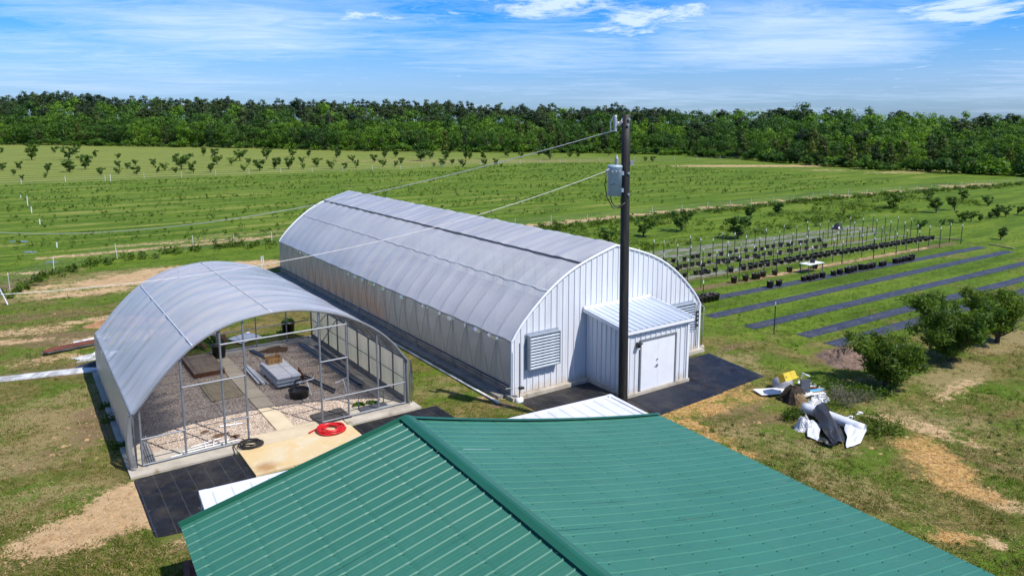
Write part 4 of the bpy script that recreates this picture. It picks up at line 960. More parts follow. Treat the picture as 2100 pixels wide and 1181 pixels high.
for rr_, dx in ((0.0, 0.0), (0.06, 0.05)):
    x0 = -tr_ * 0.9 + dx * 4
    MB().tube([(-tr_ - 0.04 + dx * 3, -tr_ * 0.6, hgt - 0.05 if dx == 0 else 0.0), (-tr_ - 0.10 + dx * 4, -tr_ * 0.6, hgt * 0.4 if dx == 0 else -0.06), (-tr_ - 0.02 + dx * 3.4, -tr_ * 0.6, -0.05 if dx == 0 else -0.22), (-0.05 + dx, -tr_ * 0.6, -0.42 + dx * 1.5), (tr_ * 0.7, -tr_ * 0.5, -0.40 + dx), (tr_ + 0.1, -0.18, -0.22)], 0.02, 6).build('lead_cable', LAMPBLK, tf, True)
MB().tube([(-tr_ * 0.8, -tr_ * 0.62, 0.35), (-0.05, -tr_ - 0.02, 0.42), (tr_ * 0.6, -tr_ * 0.82, 0.33)], 0.008, 4).build('ground_wire', LAMPBLK, tf)
# two lines towards the next pole, far off to the left
def wire(name, A, Bd, sag, r, label):
    A = np.array(A); B = np.array(Bd); n = 34; pts_ = [A + (B - A) * t - np.array([0, 0, 4 * sag * t * (1 - t)]) for t in np.linspace(0, 1, n)]
    o = MB().tube([p - A for p in pts_], r, 5).build(name, WIRE); o.location = A; return tag(o, label, 'power line')
endp = on_pole(1258, 268); endp[1] -= 0.12
e2p = on_pole(1243, 350); e2p[1] -= 0.2
WB = np.array([-54.0, 46.0, 0.0])
wire('power_line', endp, np.array([-40.6, 48.2, 4.48]), 1.95, 0.013, 'upper power line sagging left from the pole top insulator')
wire('power_line', e2p, np.array([-30.4, 12.3, 9.9]), 3.06, 0.0075, 'lower power line running left from the grey transformer')
m = MB(); m.tube([e2p + np.array([-0.02, 0, 0]) - e2p, np.array([0.10, 0.02, 0.06]), np.array([0.33, 0.15, 0.14])], 0.045, 6); o = m.build('wire_clamp', BOLT); o.location = e2p; tag(o, 'bright metal wire clamp at the transformer end of the lower line', 'clamp')

# ================================================================== things in the open hoop house (local v, u)
def place(name, label, cat, v, u, z=0.03, rz=0.0, O=Q0, group=None):
    p = gp(u, v, z, O); return thing(name, label, cat, p, AZ + rz, group)
t = place('plywood_stack', 'stack of weathered brown plywood sheets left of the walkway', 'plywood stack', 3.43, 8.4)
rr = np.random.default_rng(2)
for k in range(6):
    dx, dy = rr.uniform(-0.03, 0.03, 2); MB().box((0 + dx, 0 + dy, 0.036 * k), (1.27 + dx, 2.75 + dy, 0.036 * k + 0.030)).build('plywood_sheet', PLY if k == 5 else PLYEDGE, t)
o = MB().grid([[(x, y, 0.02 + 0.015 * math.sin(x * 3) + (0.03 if (x < 0.01 or x > 1.19) else 0)) for x in np.linspace(0, 1.2, 6)] for y in np.linspace(0, 2.42, 8)]).build('plywood_sheet', PLYPALE)
md = o.modifiers.new('thickness', 'SOLIDIFY'); md.thickness = 0.018
o.location = gp(5.14, 3.41, 0.03, Q0); o.rotation_euler = (0, 0, AZ); tag(o, 'single pale plywood sheet flat on gravel before the plywood stack', 'plywood')
def make_pot(r0, r1, h, plant=False, soil=True):
    p = [(0.0, 0.0), (r0, 0.0), (r1 * 0.97, h * 0.88), (r1 * 1.04, h * 0.9), (r1 * 1.04, h), (r1 * 0.95, h), (r1 * 0.90, h * 0.8)]
    return p
def big_pot(label, v, u, r, h, rz=0, O=Q0, z=0.06, soilz=0.8):
    t = place('plant_pot', label, 'plant pot', v, u, z, rz, O)
    MB().lathe(make_pot(r * 0.82, r, h), 20).build('tub', BLACKPOT, t, True)
    MB().lathe([(r * 0.91, h * soilz), (r * 0.5, h * (soilz + 0.04)), (0, h * (soilz + 0.05))], 16).build('soil', SOIL, t, True)
    return t
big_pot('large black pot at the back end of the walkway', 5.0, 10.75, 0.33, 0.62)
rp = big_pot('large black pot with a green plant behind the hoop house', 9.0, 13.0, 0.34, 0.62, z=0.0)

def leaf_mesh(centers, rad, n, leaf, seed, up=0.5, squash=0.8, rnd=0.8, tintz=None, aspect=2.0, outw=0.7, axis=None):
    """leaf quads scattered round clump centres; tint follows the leaf, not the light"""
    r_ = np.random.default_rng(seed); centers = np.asarray(centers, float); rad = np.asarray(rad, float)
    k = r_.integers(0, len(centers), n); d = r_.normal(0, 1, (n, 3)); d /= np.linalg.norm(d, axis=1)[:, None]
    q = d * (r_.random(n) ** 0.45)[:, None] * rad[k][:, None]; q[:, 2] *= squash; P = centers[k] + q
    nrm = d * outw + r_.normal(0, rnd, (n, 3)); nrm[:, 2] += up; nrm /= np.linalg.norm(nrm, axis=1)[:, None]
    a = np.cross(nrm, r_.normal(0, 1, (n, 3))); a /= np.linalg.norm(a, axis=1)[:, None] + 1e-9; b = np.cross(nrm, a)
    s = leaf * r_.uniform(0.6, 1.35, n); a *= (s * aspect / 2)[:, None]; b *= (s / 2)[:, None]
    Vv = np.stack([P - a, P + b * 0.9, P + a, P - b * 0.9], 1).reshape(-1, 3); F = np.arange(n * 4).reshape(-1, 4)
    tint = np.clip(r_.normal(0.5, 0.2, len(centers))[k] + r_.normal(0, 0.17, n), 0, 1)
    return Vv, F, np.repeat(tint, 4)
def foliage(name, parts, mat, parent=None, **kw):
    Vv = np.vstack([p[0] for p in parts]); off = 0; Fs = []
    for p in parts: Fs.append(p[1] + off); off += len(p[0])
    me = np_mesh(name, Vv, np.vstack(Fs)); fattr(me, 'tint', np.concatenate([p[2] for p in parts])); return link_mesh(name, me, mat, parent, **kw)
foliage('leaves', [leaf_mesh([(0, 0, 0.72), (0.12, 0.08, 0.66), (-0.14, 0, 0.64)], [0.28, 0.2, 0.2], 420, 0.07, 4, squash=0.5)], LEAF_BROAD, rp)
# white sheet, lumber heap outside the back
o = MB().box((0, 0, 0.03), (1.25, 1.15, 0.055)).build('white_board', WHITEBOARD); o.location = gp(12.35, 6.40, 0.02, Q0); o.rotation_euler = (R(2), R(-3), AZ + R(20)); tag(o, 'white board lying on the soil just behind the hoop house', 'board')
t = place('lumber_heap', 'heap of red brown boards leaning behind the hoop house back end', 'lumber heap', 4.5, 12.6, 0.0)
rr = np.random.default_rng(9)
for k in range(16):
    x = rr.uniform(-0.8, 1.4); MB().bar((x, rr.uniform(-0.3, 0.2), 0.05 + 0.05 * k), (x + rr.uniform(-0.5, 0.5), 2.2 + rr.uniform(-0.3, 0.6), 0.08 + 0.05 * k + rr.uniform(0, 0.15)), 0.12, 0.04).build('board', RUST if k % 3 else PLYPALE, t)
# walkway side: bundle of channel offcuts
t = place('steel_bundle', 'tied bundle of shiny steel channels beside the walkway', 'steel bundle', 5.55, 5.9)
for k in range(9):
    x = 0.06 * k; lay = k // 5; MB().bar((0.02 + x * 1.2 - 0.45 * lay, 0.0 + rr.uniform(-0.1, 0.1), 0.04 + 0.06 * lay), (0.0 + x * 0.9 - 0.30 * lay, 2.5 + rr.uniform(-0.2, 0.2), 0.05 + 0.07 * lay), 0.05, 0.05).build('channel', GALV if k % 3 == 0 else WHITEBOARD, t)
# stacked white panels on timbers
t = place('panel_stack', 'stack of white insulated panels on short timbers right of the walkway', 'panel stack', 5.98, 4.95)
for k, (y) in enumerate((0.25, 2.0)): MB().bar((0.0, y, 0.07), (1.0, y, 0.07), 0.1, 0.12).build('timber', PLY, t)
for k in range(5):
    dx, dy = rr.uniform(-0.05, 0.05, 2); MB().box((dx, dy, 0.135 + 0.075 * k), (0.98 + dx, 2.45 + dy, 0.205 + 0.075 * k)).build('panel', WHITEBOARD if k == 4 else (GALV if k % 2 else CONTS), t)
MB().bar((1.14, 0.1, 0.2), (1.2, 1.0, 0.32), 0.04, 0.35).build('side_board', PLYEDGE, t)
t = place('cardboard_box', 'open brown cardboard box on the white panel stack', 'box', 6.18, 6.85, 0.03 + 0.51, 0.1)
m = MB(); W_, D_, Hh = 0.62, 0.40, 0.26
m.box((0, 0, 0), (W_, 0.012, Hh)).box((0, D_ - 0.012, 0), (W_, D_, Hh)).box((0, 0.0125, 0), (0.012, D_ - 0.0125, Hh)).box((W_ - 0.012, 0.0125, 0), (W_, D_ - 0.0125, Hh)).box((0.0125, 0.0125, 0), (W_ - 0.0125, D_ - 0.0125, 0.012)); m.build('carton', BOXCARD, t)
MB().box((-0.01, -0.004, 0.10), (0.0, 0.0, 0.15)).build('hand_hole', LAMPBLK, t)
for k in range(3): MB().box((0.12 + 0.17 * k, -0.003, 0.09), (0.16 + 0.17 * k, -0.001, 0.14)).build('hand_hole', LAMPBLK, t)
for k in range(2): MB().obox((W_ * (0.1 + 0.8 * k), D_ + 0.06, Hh + 0.02), (0.06, 0, 0), (0, 0.07, 0.02), (0, 0, 0.004)).build('flap', BOXCARD, t)
# dark bucket with pipes
t = place('bucket', 'low black tub with pipe offcuts before the white panel stack', 'tub', 6.45, 3.75)
MB().lathe([(0, 0.0), (0.36, 0.0), (0.40, 0.30), (0.42, 0.32), (0.39, 0.33), (0.36, 0.28), (0.34, 0.16), (0, 0.15)], 20).build('tub', BLACKPOT, t, True)
MB().tube([(-0.25, 0.1, 0.36), (0.0, 0.25, 0.62), (0.2, 0.3, 0.60)], 0.05, 6).build('elbow_pipe', BLACKPOT, t)
t = place('pipe_tee', 'white plastic tee of pipe leaning on the black tub', 'pipe', 6.85, 3.55)
MB().tube([(0.05, 0.0, 0.02), (-0.02, 0.32, 0.55)], 0.025, 6).build('pipe', WHITEPVC, t); MB().tube([(-0.35, 0.30, 0.56), (0.3, 0.36, 0.58)], 0.025, 6).build('cross_pipe', WHITEPVC, t)
t = place('pipe_tee', 'white plastic tee of pipe standing near the right gravel edge', 'pipe', 8.15, 3.15)
MB().tube([(0.1, 0.0, 0.0), (0.0, 0.1, 0.5)], 0.022, 6).build('pipe', WHITEPVC, t); MB().tube([(-0.36, 0.06, 0.46), (0.22, 0.16, 0.56)], 0.022, 6).build('cross_pipe', WHITEPVC, t)
# long channel beams and pipes on the gravel
t = place('channel_beams', 'pair of long dark steel channels lying diagonally on the right gravel', 'steel beams', 6.46, 10.9)
for k in range(2): MB().bar((0.11 * k, 0, 0.05), (1.29 + 0.13 * k, -7.6 + 0.25 * k, 0.05), 0.075, 0.08).build('channel', DARKSTEEL, t)
t = place('pipe_bundle', 'bundle of long dark pipes along the right edge of gravel', 'pipe bundle', 8.72, 10.6)
for k in range(7):
    x = 0.065 * (k % 5); MB().tube([(x, -0.3 * rr.random(), 0.04 + 0.06 * (k // 5)), (x + 0.12 + 0.02 * k, -7.6 + 0.5 * rr.random(), 0.04 + 0.06 * (k // 5))], 0.03, 6).build('pipe', DARKSTEEL if k % 3 else GALV, t)
t = place('pipe_bundle', 'few thin dark pipes on the concrete curb inside the right curtain', 'pipe bundle', 9.25, 9.8, 0.07)
for k in range(3): MB().tube([(0.09 * k, 0, 0.03), (0.03 + 0.07 * k, -4.4 + 0.7 * k, 0.03)], 0.022, 6).build('pipe', DARKSTEEL, t)
def mound(name, label, cat, c, rx, ry, h, mat, seed, n=26, rough=0.25, ang=AZ):
    r_ = np.random.default_rng(seed); ph = r_.uniform(0, 6, 12); rows = []
    for i in range(n + 1):
        row = []
        for j in range(n + 1):
            x, y = -1.15 + 2.3 * i / n, -1.15 + 2.3 * j / n; a = math.atan2(y, x); q = math.hypot(x, y) / (0.92 + 0.13 * math.sin(2 * a + ph[0]) + 0.09 * math.sin(3 * a + ph[1]) + 0.06 * math.sin(5 * a + ph[2]))
            z = h * max(0, 1 - q ** 1.5) * (1 + rough * (math.sin(x * 7 + ph[3]) * math.sin(y * 6 + ph[4]) + 0.7 * r_.normal())) - (0.02 if q > 1 else 0) - 0.03 * max(0, q - 1)
            row.append((x * rx, y * ry, z))
        rows.append(row)
    o = MB().grid(rows).build(name, mat, None, True); o.location = c; o.rotation_euler = (0, 0, ang); return tag(o, label, cat)
mound('soil_pile', 'small brown soil pile on the gravel near the back of hoop house', 'soil pile', gp(10.4, 7.5, 0.03, Q0), 0.75, 0.45, 0.16, SOIL, 1, 20)
for k, (v, u, s) in enumerate(((2.95, 1.75, 0.32), (2.55, 2.35, 0.2), (3.35, 1.35, 0.22))):
    mound('dirt_clump', ('dark dirt clump on sunlit gravel behind the second post from left', 'smallest dark dirt clump on the left sunlit gravel', 'dirt clump nearest the black hose on the left gravel')[k], 'dirt clump', gp(u, v, 0.025, Q0), s, s * 0.6, 0.06, SOIL, 3 + k, 10)
# mat, rack, small things at the front curb
o = MB().grid([[(x, y, 0.085 + 0.012 * math.sin(x * 9 + y * 4)) for x in np.linspace(0, 1.25, 8)] for y in np.linspace(0, 1.15, 8)]).build('rubber_mat', MAT, None, True); o.location = gp(0.45, 6.12, 0.0, Q0); o.rotation_euler = (0, 0, AZ); tag(o, 'dark grey rubber mat on the slab beside the red hose', 'mat')
t = place('potting_rack', 'low dark rack with a pipe stand on the front right curb', 'rack', 7.85, 0.75, 0.08)
MB().box((0, 0, 0.0), (1.1, 0.35, 0.05)).build('tray', DARKSTEEL, t)
for x in (0.02, 1.06): MB().tube([(x, 0.3, 0.05), (x, 0.3, 0.5)], 0.018, 6).build('leg', DARKSTEEL, t)
MB().tube([(-0.1, -0.1, 0.03), (1.2, -0.05, 0.03)], 0.02, 6).build('rail', GALV, t)
for k, (v, u) in enumerate(((8.05, 1.45), (8.55, 1.35))):
    foliage('seedling_tray', [leaf_mesh([(0, 0, 0.07), (0.14, 0.03, 0.06), (-0.13, -0.02, 0.05)], [0.16, 0.12, 0.12], 240, 0.07, 40 + k, squash=0.6)], LEAF_BROAD, loc=gp(u, v, 0.03, Q0))
    tag(bpy.data.objects['seedling_tray' if k == 0 else 'seedling_tray.001'], ('left green seedlings on the gravel behind the low rack', 'right green seedlings on the gravel behind the low rack')[k], 'seedlings')
def coil(name, label, v, u, r, tube_r, turns, mat, seed, tail):
    r_ = np.random.default_rng(seed); pts_ = []; n = 34
    for k in range(turns * n + 1):
        a = 2 * math.pi * k / n; tn = k / n; rr2 = r * (0.62 + 0.44 * (0.5 + 0.5 * math.sin(tn * 2.4 + seed)) + 0.05 * math.sin(a * 2 + tn * 3)); 
        pts_.append((rr2 * math.cos(a) + 0.07 * r * math.sin(tn * 1.7), rr2 * 0.92 * math.sin(a) + 0.07 * r * math.cos(tn * 2.1), tube_r + 0.028 * (tn % 4) + 0.012 * math.sin(a * 3 + tn)))
    pts_ += [(r * 1.05, -0.15, tube_r)] + [tuple(np.array(q)) for q in tail]
    o = MB().tube(pts_, tube_r, 6).build(name, mat, None, True); o.location = gp(u, v, 0.072, Q0); o.rotation_euler = (0, 0, AZ); return tag(o, label, 'hose')
coil('hose', 'coiled red hose on the tan slab', 6.28, -0.22, 0.46, 0.032, 8, REDHOSE, 3, [(0.5, -0.05, 0.03), (0.1, 0.62, 0.03), (-0.75, 0.18, 0.03)])
coil('hose', 'coiled black hose on the slab corner beside the black ground cloth', 3.58, 0.17, 0.36, 0.02, 9, BLKHOSE, 5, [(0.3, 0.3, 0.03), (-0.2, 0.5, 0.03), (-0.55, 0.2, 0.03), (-0.62, -0.35, 0.0)])
t = place('pipe_offcuts', 'white pipe offcuts lying along the left front curb', 'pipe offcuts', 1.75, 0.75, 0.08)
for a, b in (((-0.6, -0.05, 0.03), (1.6, 0.05, 0.03)), ((-0.2, 0.15, 0.03), (1.3, 0.2, 0.05)), ((0.5, 0.0, 0.06), (0.55, 0.5, 0.05)), ((0.75, 0.02, 0.06), (0.85, 0.42, 0.06)), ((0.1, 0.35, 0.03), (1.1, 0.52, 0.04)), ((1.15, -0.1, 0.05), (1.3, 0.4, 0.08))):
    MB().tube([a, b], 0.02, 6).build('pipe', WHITEPVC, t)
t = place('pipe_offcuts', 'pair of short white pipes behind the third front post on gravel', 'pipe offcuts', 3.35, 2.35, 0.03)
MB().tube([(-0.25, 0.1, 0.03), (0.5, -0.05, 0.03)], 0.03, 6).build('pipe', WHITEPVC, t)
t = place('pipe_offcuts', 'grey pipes leaning in the left front corner of hoop house', 'pipe offcuts', 0.35, 0.8, 0.06)
for k in range(5): MB().tube([(0.05 + 0.07 * k, -0.35 + 0.05 * k, 0.03), (0.1 + 0.05 * k, 1.3 + 0.1 * k, 0.05 + 0.06 * k)], 0.025, 6).build('pipe', GALV, t)

# left of the hoop house: bundles of white steel, rusty joists, board, tarp
def bundle(name, label, A, B, wdt, n, mat, z=0.05, r=0.04, seed=0, layers=1, cat='pipe bundle'):
    r_ = np.random.default_rng(seed); A = np.array(A); B = np.array(B); d = (B - A) / np.linalg.norm(B - A); s = np.array([-d[1], d[0], 0])
    t = thing(name, label, cat, A, 0)
    for k in range(n):
        o_ = (k / max(1, n - 1) - 0.5) * wdt; lay = int(r_.integers(0, layers))
        p = s * o_ + d * r_.uniform(-0.25, 0.25) + np.array([0, 0, z + lay * r * 1.7]); q = B - A + s * (o_ + r_.uniform(-0.06, 0.06)) + d * r_.uniform(-0.3, 0.3) + np.array([0, 0, z + lay * r * 1.7])
        MB().bar(p, q, r * 1.7, r * 1.5).build('bar', mat if not isinstance(mat, list) else mat[k % len(mat)], t)
    return t
bundle('steel_bundle', 'long row of weathered white steel bars running out of frame left', at(200, 758), at(-160, 797), 0.62, 10, PIPEDIRTY, seed=1, r=0.042, layers=1, cat='steel bundle')
bundle('steel_bundle', 'rusty red joists with white bars leaning on hoop house left side', at(94, 728), at(208, 706), 0.42, 7, [RUST, PIPEDIRTY, RUST, GALV], z=0.14, seed=2, r=0.05, layers=2, cat='steel bundle')
t = bundle('steel_bundle', 'white steel bars stacked behind the rusty joists', at(150, 713), at(225, 697), 0.5, 6, PIPEDIRTY, z=0.1, seed=3, r=0.055, layers=2, cat='steel bundle')
bundle('steel_bundle', 'short white bars in front of the rusty joists', at(162, 740), at(215, 728), 0.9, 7, PIPEDIRTY, seed=4, r=0.035, cat='steel bundle')
q = at(188, 733); o = MB().box((0, 0, 0.06), (1.2, 0.55, 0.14)).build('white_board', WHITEBOARD); o.location = (q[0], q[1], 0); o.rotation_euler = (0, 0, R(12)); tag(o, 'white board beside the short white bars left of hoop house', 'board')
mound('tarp', 'black tarp heaped at the end of long white bars', 'tarp', at(196, 752), 0.85, 0.5, 0.22, BLKFILM, 8, 18, 0.15, R(15))
mound('soil_pile', 'tan soil pile behind the hoop house left back corner', 'soil pile', at(258, 668) + np.array([-0.2, 0.4, 0]), 2.0, 0.9, 0.35, REDSOIL, 12, 30, 0.3, R(20))

# pipe along the greenhouse side, standpipe, conduit, pvc riser
o = MB().tube([(0, 0, 0.06), (0.05, 9, 0.06), (-0.02, 18, 0.06), (0.03, 26, 0.06)], 0.05, 7).build('drain_pipe', PIPEDIRTY, None, True); o.location = gp(-0.15, -0.72); o.rotation_euler = (0, 0, AZ); tag(o, 'long whitish drain pipe on the ground along the greenhouse side', 'pipe')
t = thing('standpipe', 'thin dark standpipe with valve at the near greenhouse corner', 'standpipe', gp(-0.38, 0.12), AZ)
MB().tube([(0, 0, 0.0), (0, 0, 2.4)], 0.02, 6).build('riser', DARKSTEEL, t); MB().box((-0.04, -0.12, 0.52), (0.16, 0.03, 0.60)).build('valve', LAMPBLK, t); MB().tube([(-0.6, 0.1, 0.62), (0.0, 0.0, 0.58)], 0.018, 5).build('branch', GALV, t)
MB().lathe([(0.0, 0.16), (0.15, 0.15), (0.17, 0.0)], 14).build('footing', TRIM, t, True)
cg = at(1438, 712); t = thing('conduit_riser', 'slim clear conduit riser curving off the right greenhouse corner', 'conduit', cg, 0)
zt = pix_height(1444, 630, cg); e = gp(-0.05, 10.95, 2.42) - cg
MB().tube([(0, 0, 0), (0.02, 0, zt * 0.5), (0.05, 0, zt)], 0.035, 7).build('riser', POLYCLEAR, t, True)
MB().tube([(0.05, 0, zt), (e[0] * 0.5, e[1] * 0.5, 2.25), tuple(e)], 0.02, 6).build('bend', WHITEPVC, t, True)
MB().lathe([(0.0, 0.12), (0.13, 0.10), (0.16, 0.0)], 12).build('footing', CONC, t, True)
q = at(537, 552); t = thing('pvc_riser', 'white pipe riser with a hook behind the hoop house ridge', 'pipe', q, 0)
MB().tube([(0, 0, 0), (0, 0, 0.95), (0.10, 0.05, 1.0), (0.14, 0.05, 0.4)], 0.04, 7).build('pipe', WHITEPVC, t)

# ================================================================== rubbish heap on the right lawn
q = at(1598, 806); o = MB().obox((0, 0, 0.10), (0.95, 0.10, 0.02), (-0.08, 0.32, 0.0), (0, 0, 0.014)).build('white_board', WHITEBOARD); o.location = q; tag(o, 'white board at the left end of the rubbish heap', 'board')
q = at(1604, 797); o = None
rows = []
for i in range(13):
    a = i / 12 * 2 * math.pi; rows.append([(0.42 * math.cos(a) * s, 0.30 * math.sin(a) * s, z + 0.03 * math.sin(3 * a + z * 9)) for s, z in ((1.0, 0.0), (1.02, 0.15), (0.95, 0.30), (0.55, 0.40 + 0.05 * math.sin(2 * a)), (0.15, 0.36))])
o = MB().grid(rows).build('grey_bag', GREYBAG, None, True); o.location = q + np.array([0, 0, 0.11]); tag(o, 'crumpled grey bag on the left board of the rubbish heap', 'bag')
sp0 = at(1626, 822)
rows = []
r_ = np.random.default_rng(17)
t = thing('root_ball', 'dark upturned root ball with dry straw tops in the rubbish heap', 'root ball', sp0, R(10))
mm = MB(); rows = []; rc_ = np.random.default_rng(33)
for i in range(17):
    a = i / 16 * 2 * math.pi; k_ = 1 + 0.22 * math.sin(3 * a + 1) + 0.14 * math.sin(5 * a) ; row = []
    for s, z in ((1.15, -0.02), (1.0, 0.14), (0.92, 0.32), (0.70, 0.50), (0.42, 0.60), (0.02, 0.62)):
        j_ = 0.0 if i in (0, 16) else rc_.normal(0, 0.035)
        row.append((0.44 * math.cos(a) * s * k_ + j_, 0.36 * math.sin(a) * s * k_ + j_, z + (0.03 * math.sin(4 * a) if z > 0.1 else 0)))
    rows.append(row)
mm.grid(rows).build('soil_clod', M('root_soil', (0.055, 0.035, 0.022), (0.025, 0.017, 0.012), rough=0.95, scale=7, bump=1.0, bscale=22), t)
ns = 260; c0 = np.column_stack([r_.uniform(-0.15, 0.25, ns), r_.uniform(-0.5, -0.25, ns), r_.uniform(0.1, 0.45, ns)]); dd = np.column_stack([r_.normal(0.0, 0.10, ns), r_.uniform(-0.35, -0.05, ns), r_.uniform(-0.3, 0.05, ns)])
Vv = np.stack([c0, c0 + np.array([0.014, 0.0, 0.006]), c0 + dd], 1).reshape(-1, 3); me = np_mesh('straw', Vv, np.arange(ns * 3).reshape(-1, 3)); link_mesh('straw', me, STRAW, t)
yt = thing('yellow_bin', 'dirty yellow plastic bin tipped over on top of the root ball', 'bin', sp0 + np.array([-0.05, 0.25, 0.60]), R(15))
yo = MB(); w2, d2, h2 = 0.27, 0.24, 0.30
for (x0, y0, z0), (x1, y1, z1) in (((-w2, -d2, -0.01), (w2, d2, 0.02)), ((-w2, -d2, 0.021), (w2, -d2 + 0.025, h2)), ((-w2, d2 - 0.025, 0.021), (w2, d2, h2)), ((-w2, -d2 + 0.026, 0.021), (-w2 + 0.025, d2 - 0.026, h2)), ((w2 - 0.025, -d2 + 0.026, 0.021), (w2, d2 - 0.026, h2))): yo.box((x0, y0, z0), (x1, y1, z1))
bo = yo.build('bin_body', YELLOW, yt); bo.rotation_euler = (R(-28), R(-12), 0); bo.location = (0, 0.1, 0.15)
m = MB(); 
for (x0, y0), (x1, y1) in (((-w2 - 0.03, -d2 - 0.03), (w2 + 0.03, -d2 - 0.001)), ((-w2 - 0.03, d2 + 0.001), (w2 + 0.03, d2 + 0.03)), ((-w2 - 0.03, -d2), (-w2 - 0.001, d2)), ((w2 + 0.001, -d2), (w2 + 0.03, d2))): m.box((x0, y0, -0.02), (x1, y1, 0.04))
ro = m.build('rim', YELLOW, yt); ro.rotation_euler = bo.rotation_euler; ro.location = bo.location
q = at(1650, 812); o = MB().obox((0, 0, 0.32), (0.20, 0.05, 0.0), (0.02, 0.08, 0.35), (0.012, -0.05, 0.01)).build('dark_board', DARKSTEEL); o.location = q; tag(o, 'dark board leaning right of the yellow bin', 'board')
q0_ = at(1640, 806)
BD = [('white_board', 'long white board topmost behind the yellow bin', WHITEBOARD, 1636, 790, 1682, 797, 0.34), ('white_board', 'white board second from the back in rubbish heap', WHITEBOARD, 1645, 798, 1690, 801, 0.26), ('brown_board', 'red brown board between white boards in rubbish heap', RUST, 1645, 803, 1688, 800, 0.14), ('blue_board', 'light blue board on the right of the rubbish heap', BLUE, 1652, 810, 1686, 804, 0.22), ('white_board', 'broad white board before the light blue board', WHITEBOARD, 1655, 816, 1688, 809, 0.30), ('brown_board', 'grey brown stick at right end of rubbish heap', PLY, 1656, 815, 1697, 806, 0.07)]
for k, (nm, lb, mt, x0, y0, x1, y1, wd) in enumerate(BD):
    a = at(x0, y0); b = at(x1, y1); o = MB().bar((0, 0, 0.15 + 0.02 * (k % 3)), tuple(b - a + np.array([0, 0, 0.10])), wd, 0.04).build(nm, mt); o.location = a; tag(o, lb, 'board')
q = at(1642, 778); o = MB().tube([(0, 0, 0.3), (0.06, 0.0, 0.55), (0.16, -0.1, 0.50), (0.3, -0.15, 0.45)], 0.03, 6).build('pipe_bend', WHITEPVC, None, True); o.location = at(1642, 790); tag(o, 'bent white pipe end sticking up behind the yellow bin', 'pipe')
q = at(1656, 822); o = MB().tube([(-0.25, -0.1, 0.2), (0.2, 0.12, 0.28)], 0.07, 8).build('jug', WHITEPVC, None, True); o.location = q; tag(o, 'small white tube before the dark board in rubbish heap', 'tube')
for k, (px, py, rx, ry, h, lb) in enumerate(((1682, 822, 0.5, 0.25, 0.22, 'crumpled white film behind the rolled sheet'), (1667, 828, 0.28, 0.2, 0.26, 'crumpled pinkish film at the head of the rolled sheet'), (1650, 880, 0.38, 0.42, 0.42, 'silver crumpled film left of the black and white sheet'), (1744, 855, 0.22, 0.08, 0.06, 'white film scrap on the grass right of rolled sheet'), (1763, 847, 0.22, 0.08, 0.06, 'farther white film scrap on the grass right of rolled sheet'))):
    mound('film_scrap', lb, 'film scrap', at(px, py), rx, ry, h, FOIL, 60 + k, 14, 0.45, R(20))
# rolled sheet and the crumpled black and white sheet
A = at(1652, 848); B = at(1768, 888); d = (B - A); L_ = np.linalg.norm(d)
t = thing('rolled_sheet', 'long roll of white plastic sheet lying on the grass', 'plastic roll', A, math.atan2(d[1], d[0]))
MB().tube([(x, 0.02 * math.sin(x * 2), 0.21 - 0.02 * x) for x in np.linspace(-0.1, L_ + 0.05, 12)], [0.215 - 0.02 * x / L_ for x in np.linspace(0, L_, 12)], 16).build('roll', WHTFILM, t, True)
MB().tube([(-0.13, 0.0, 0.21), (-0.09, 0.0, 0.21)], 0.10, 12).build('core', MAT, t)
def crumple(pixpoly, hfun, name, label, mat, seed, n=6):
    A_, B_, C_, D_ = [at(*p) for p in pixpoly]; r_ = np.random.default_rng(seed); vs = []; fs = []; o0 = A_
    for i in range(n + 1):
        for j in range(n + 1):
            s, t_ = i / n, j / n; s2, t2 = np.clip([s + r_.normal(0, 0.045), t_ + r_.normal(0, 0.045)], -0.08, 1.08)
            q = (A_ * (1 - s2) + B_ * s2) * (1 - t2) + (D_ * (1 - s2) + C_ * s2) * t2 - o0
            vs.append((q[0], q[1], 0.03 + hfun(s, t_) + abs(r_.normal(0, 0.05)) * (0.4 if i in (0, n) or j in (0, n) else 1)))
    for i in range(n):
        for j in range(n):
            a_, b_, c_, d_ = i * (n + 1) + j, i * (n + 1) + j + 1, (i + 1) * (n + 1) + j + 1, (i + 1) * (n + 1) + j
            fs += [(a_, b_, c_), (a_, c_, d_)] if r_.random() < 0.5 else [(a_, b_, d_), (b_, c_, d_)]
    o = MB().add(vs, fs).build(name, mat, None, True); md = o.modifiers.new('soften', 'SUBSURF'); md.levels = 2; md.render_levels = 2
    o.location = o0; return tag(o, label, 'plastic sheet')
crumple([(1665, 860), (1706, 846), (1735, 912), (1705, 920)], lambda s, t: 0.50 * math.sin(math.pi * min(1, s * 0.9 + 0.15)) * (1 - 0.75 * t) + 0.10 * abs(math.sin(7 * s + 5 * t)), 'black_sheet', 'crumpled black plastic sheet thrown over the white roll', BLKFILM, 2, 7)
crumple([(1732, 878), (1778, 888), (1765, 912), (1735, 922)], lambda s, t: 0.20 * (1 - t) * (1 - 0.3 * s) + 0.05 * abs(math.sin(6 * s + 3 * t)), 'white_sheet', 'white plastic sheet spread at right end of roll', WHTFILM, 3, 5)
crumple([(1660, 872), (1682, 882), (1680, 908), (1654, 898)], lambda s, t: 0.15 * (1 - t) + 0.04 * abs(math.sin(6 * s + 3 * t)), 'white_sheet', 'white plastic sheet corner left of the black sheet', WHTFILM, 4, 4)
crumple([(1680, 905), (1720, 915), (1712, 922), (1678, 912)], lambda s, t: 0.10 + 0.05 * math.sin(7 * s), 'black_sheet', 'black plastic sheet hem on the near grass', BLKFILM, 5, 5)
q = at(1795, 768); t = thing('blue_sign', 'small pale blue tilted tray under the nearest peach tree', 'tray', q, 0)
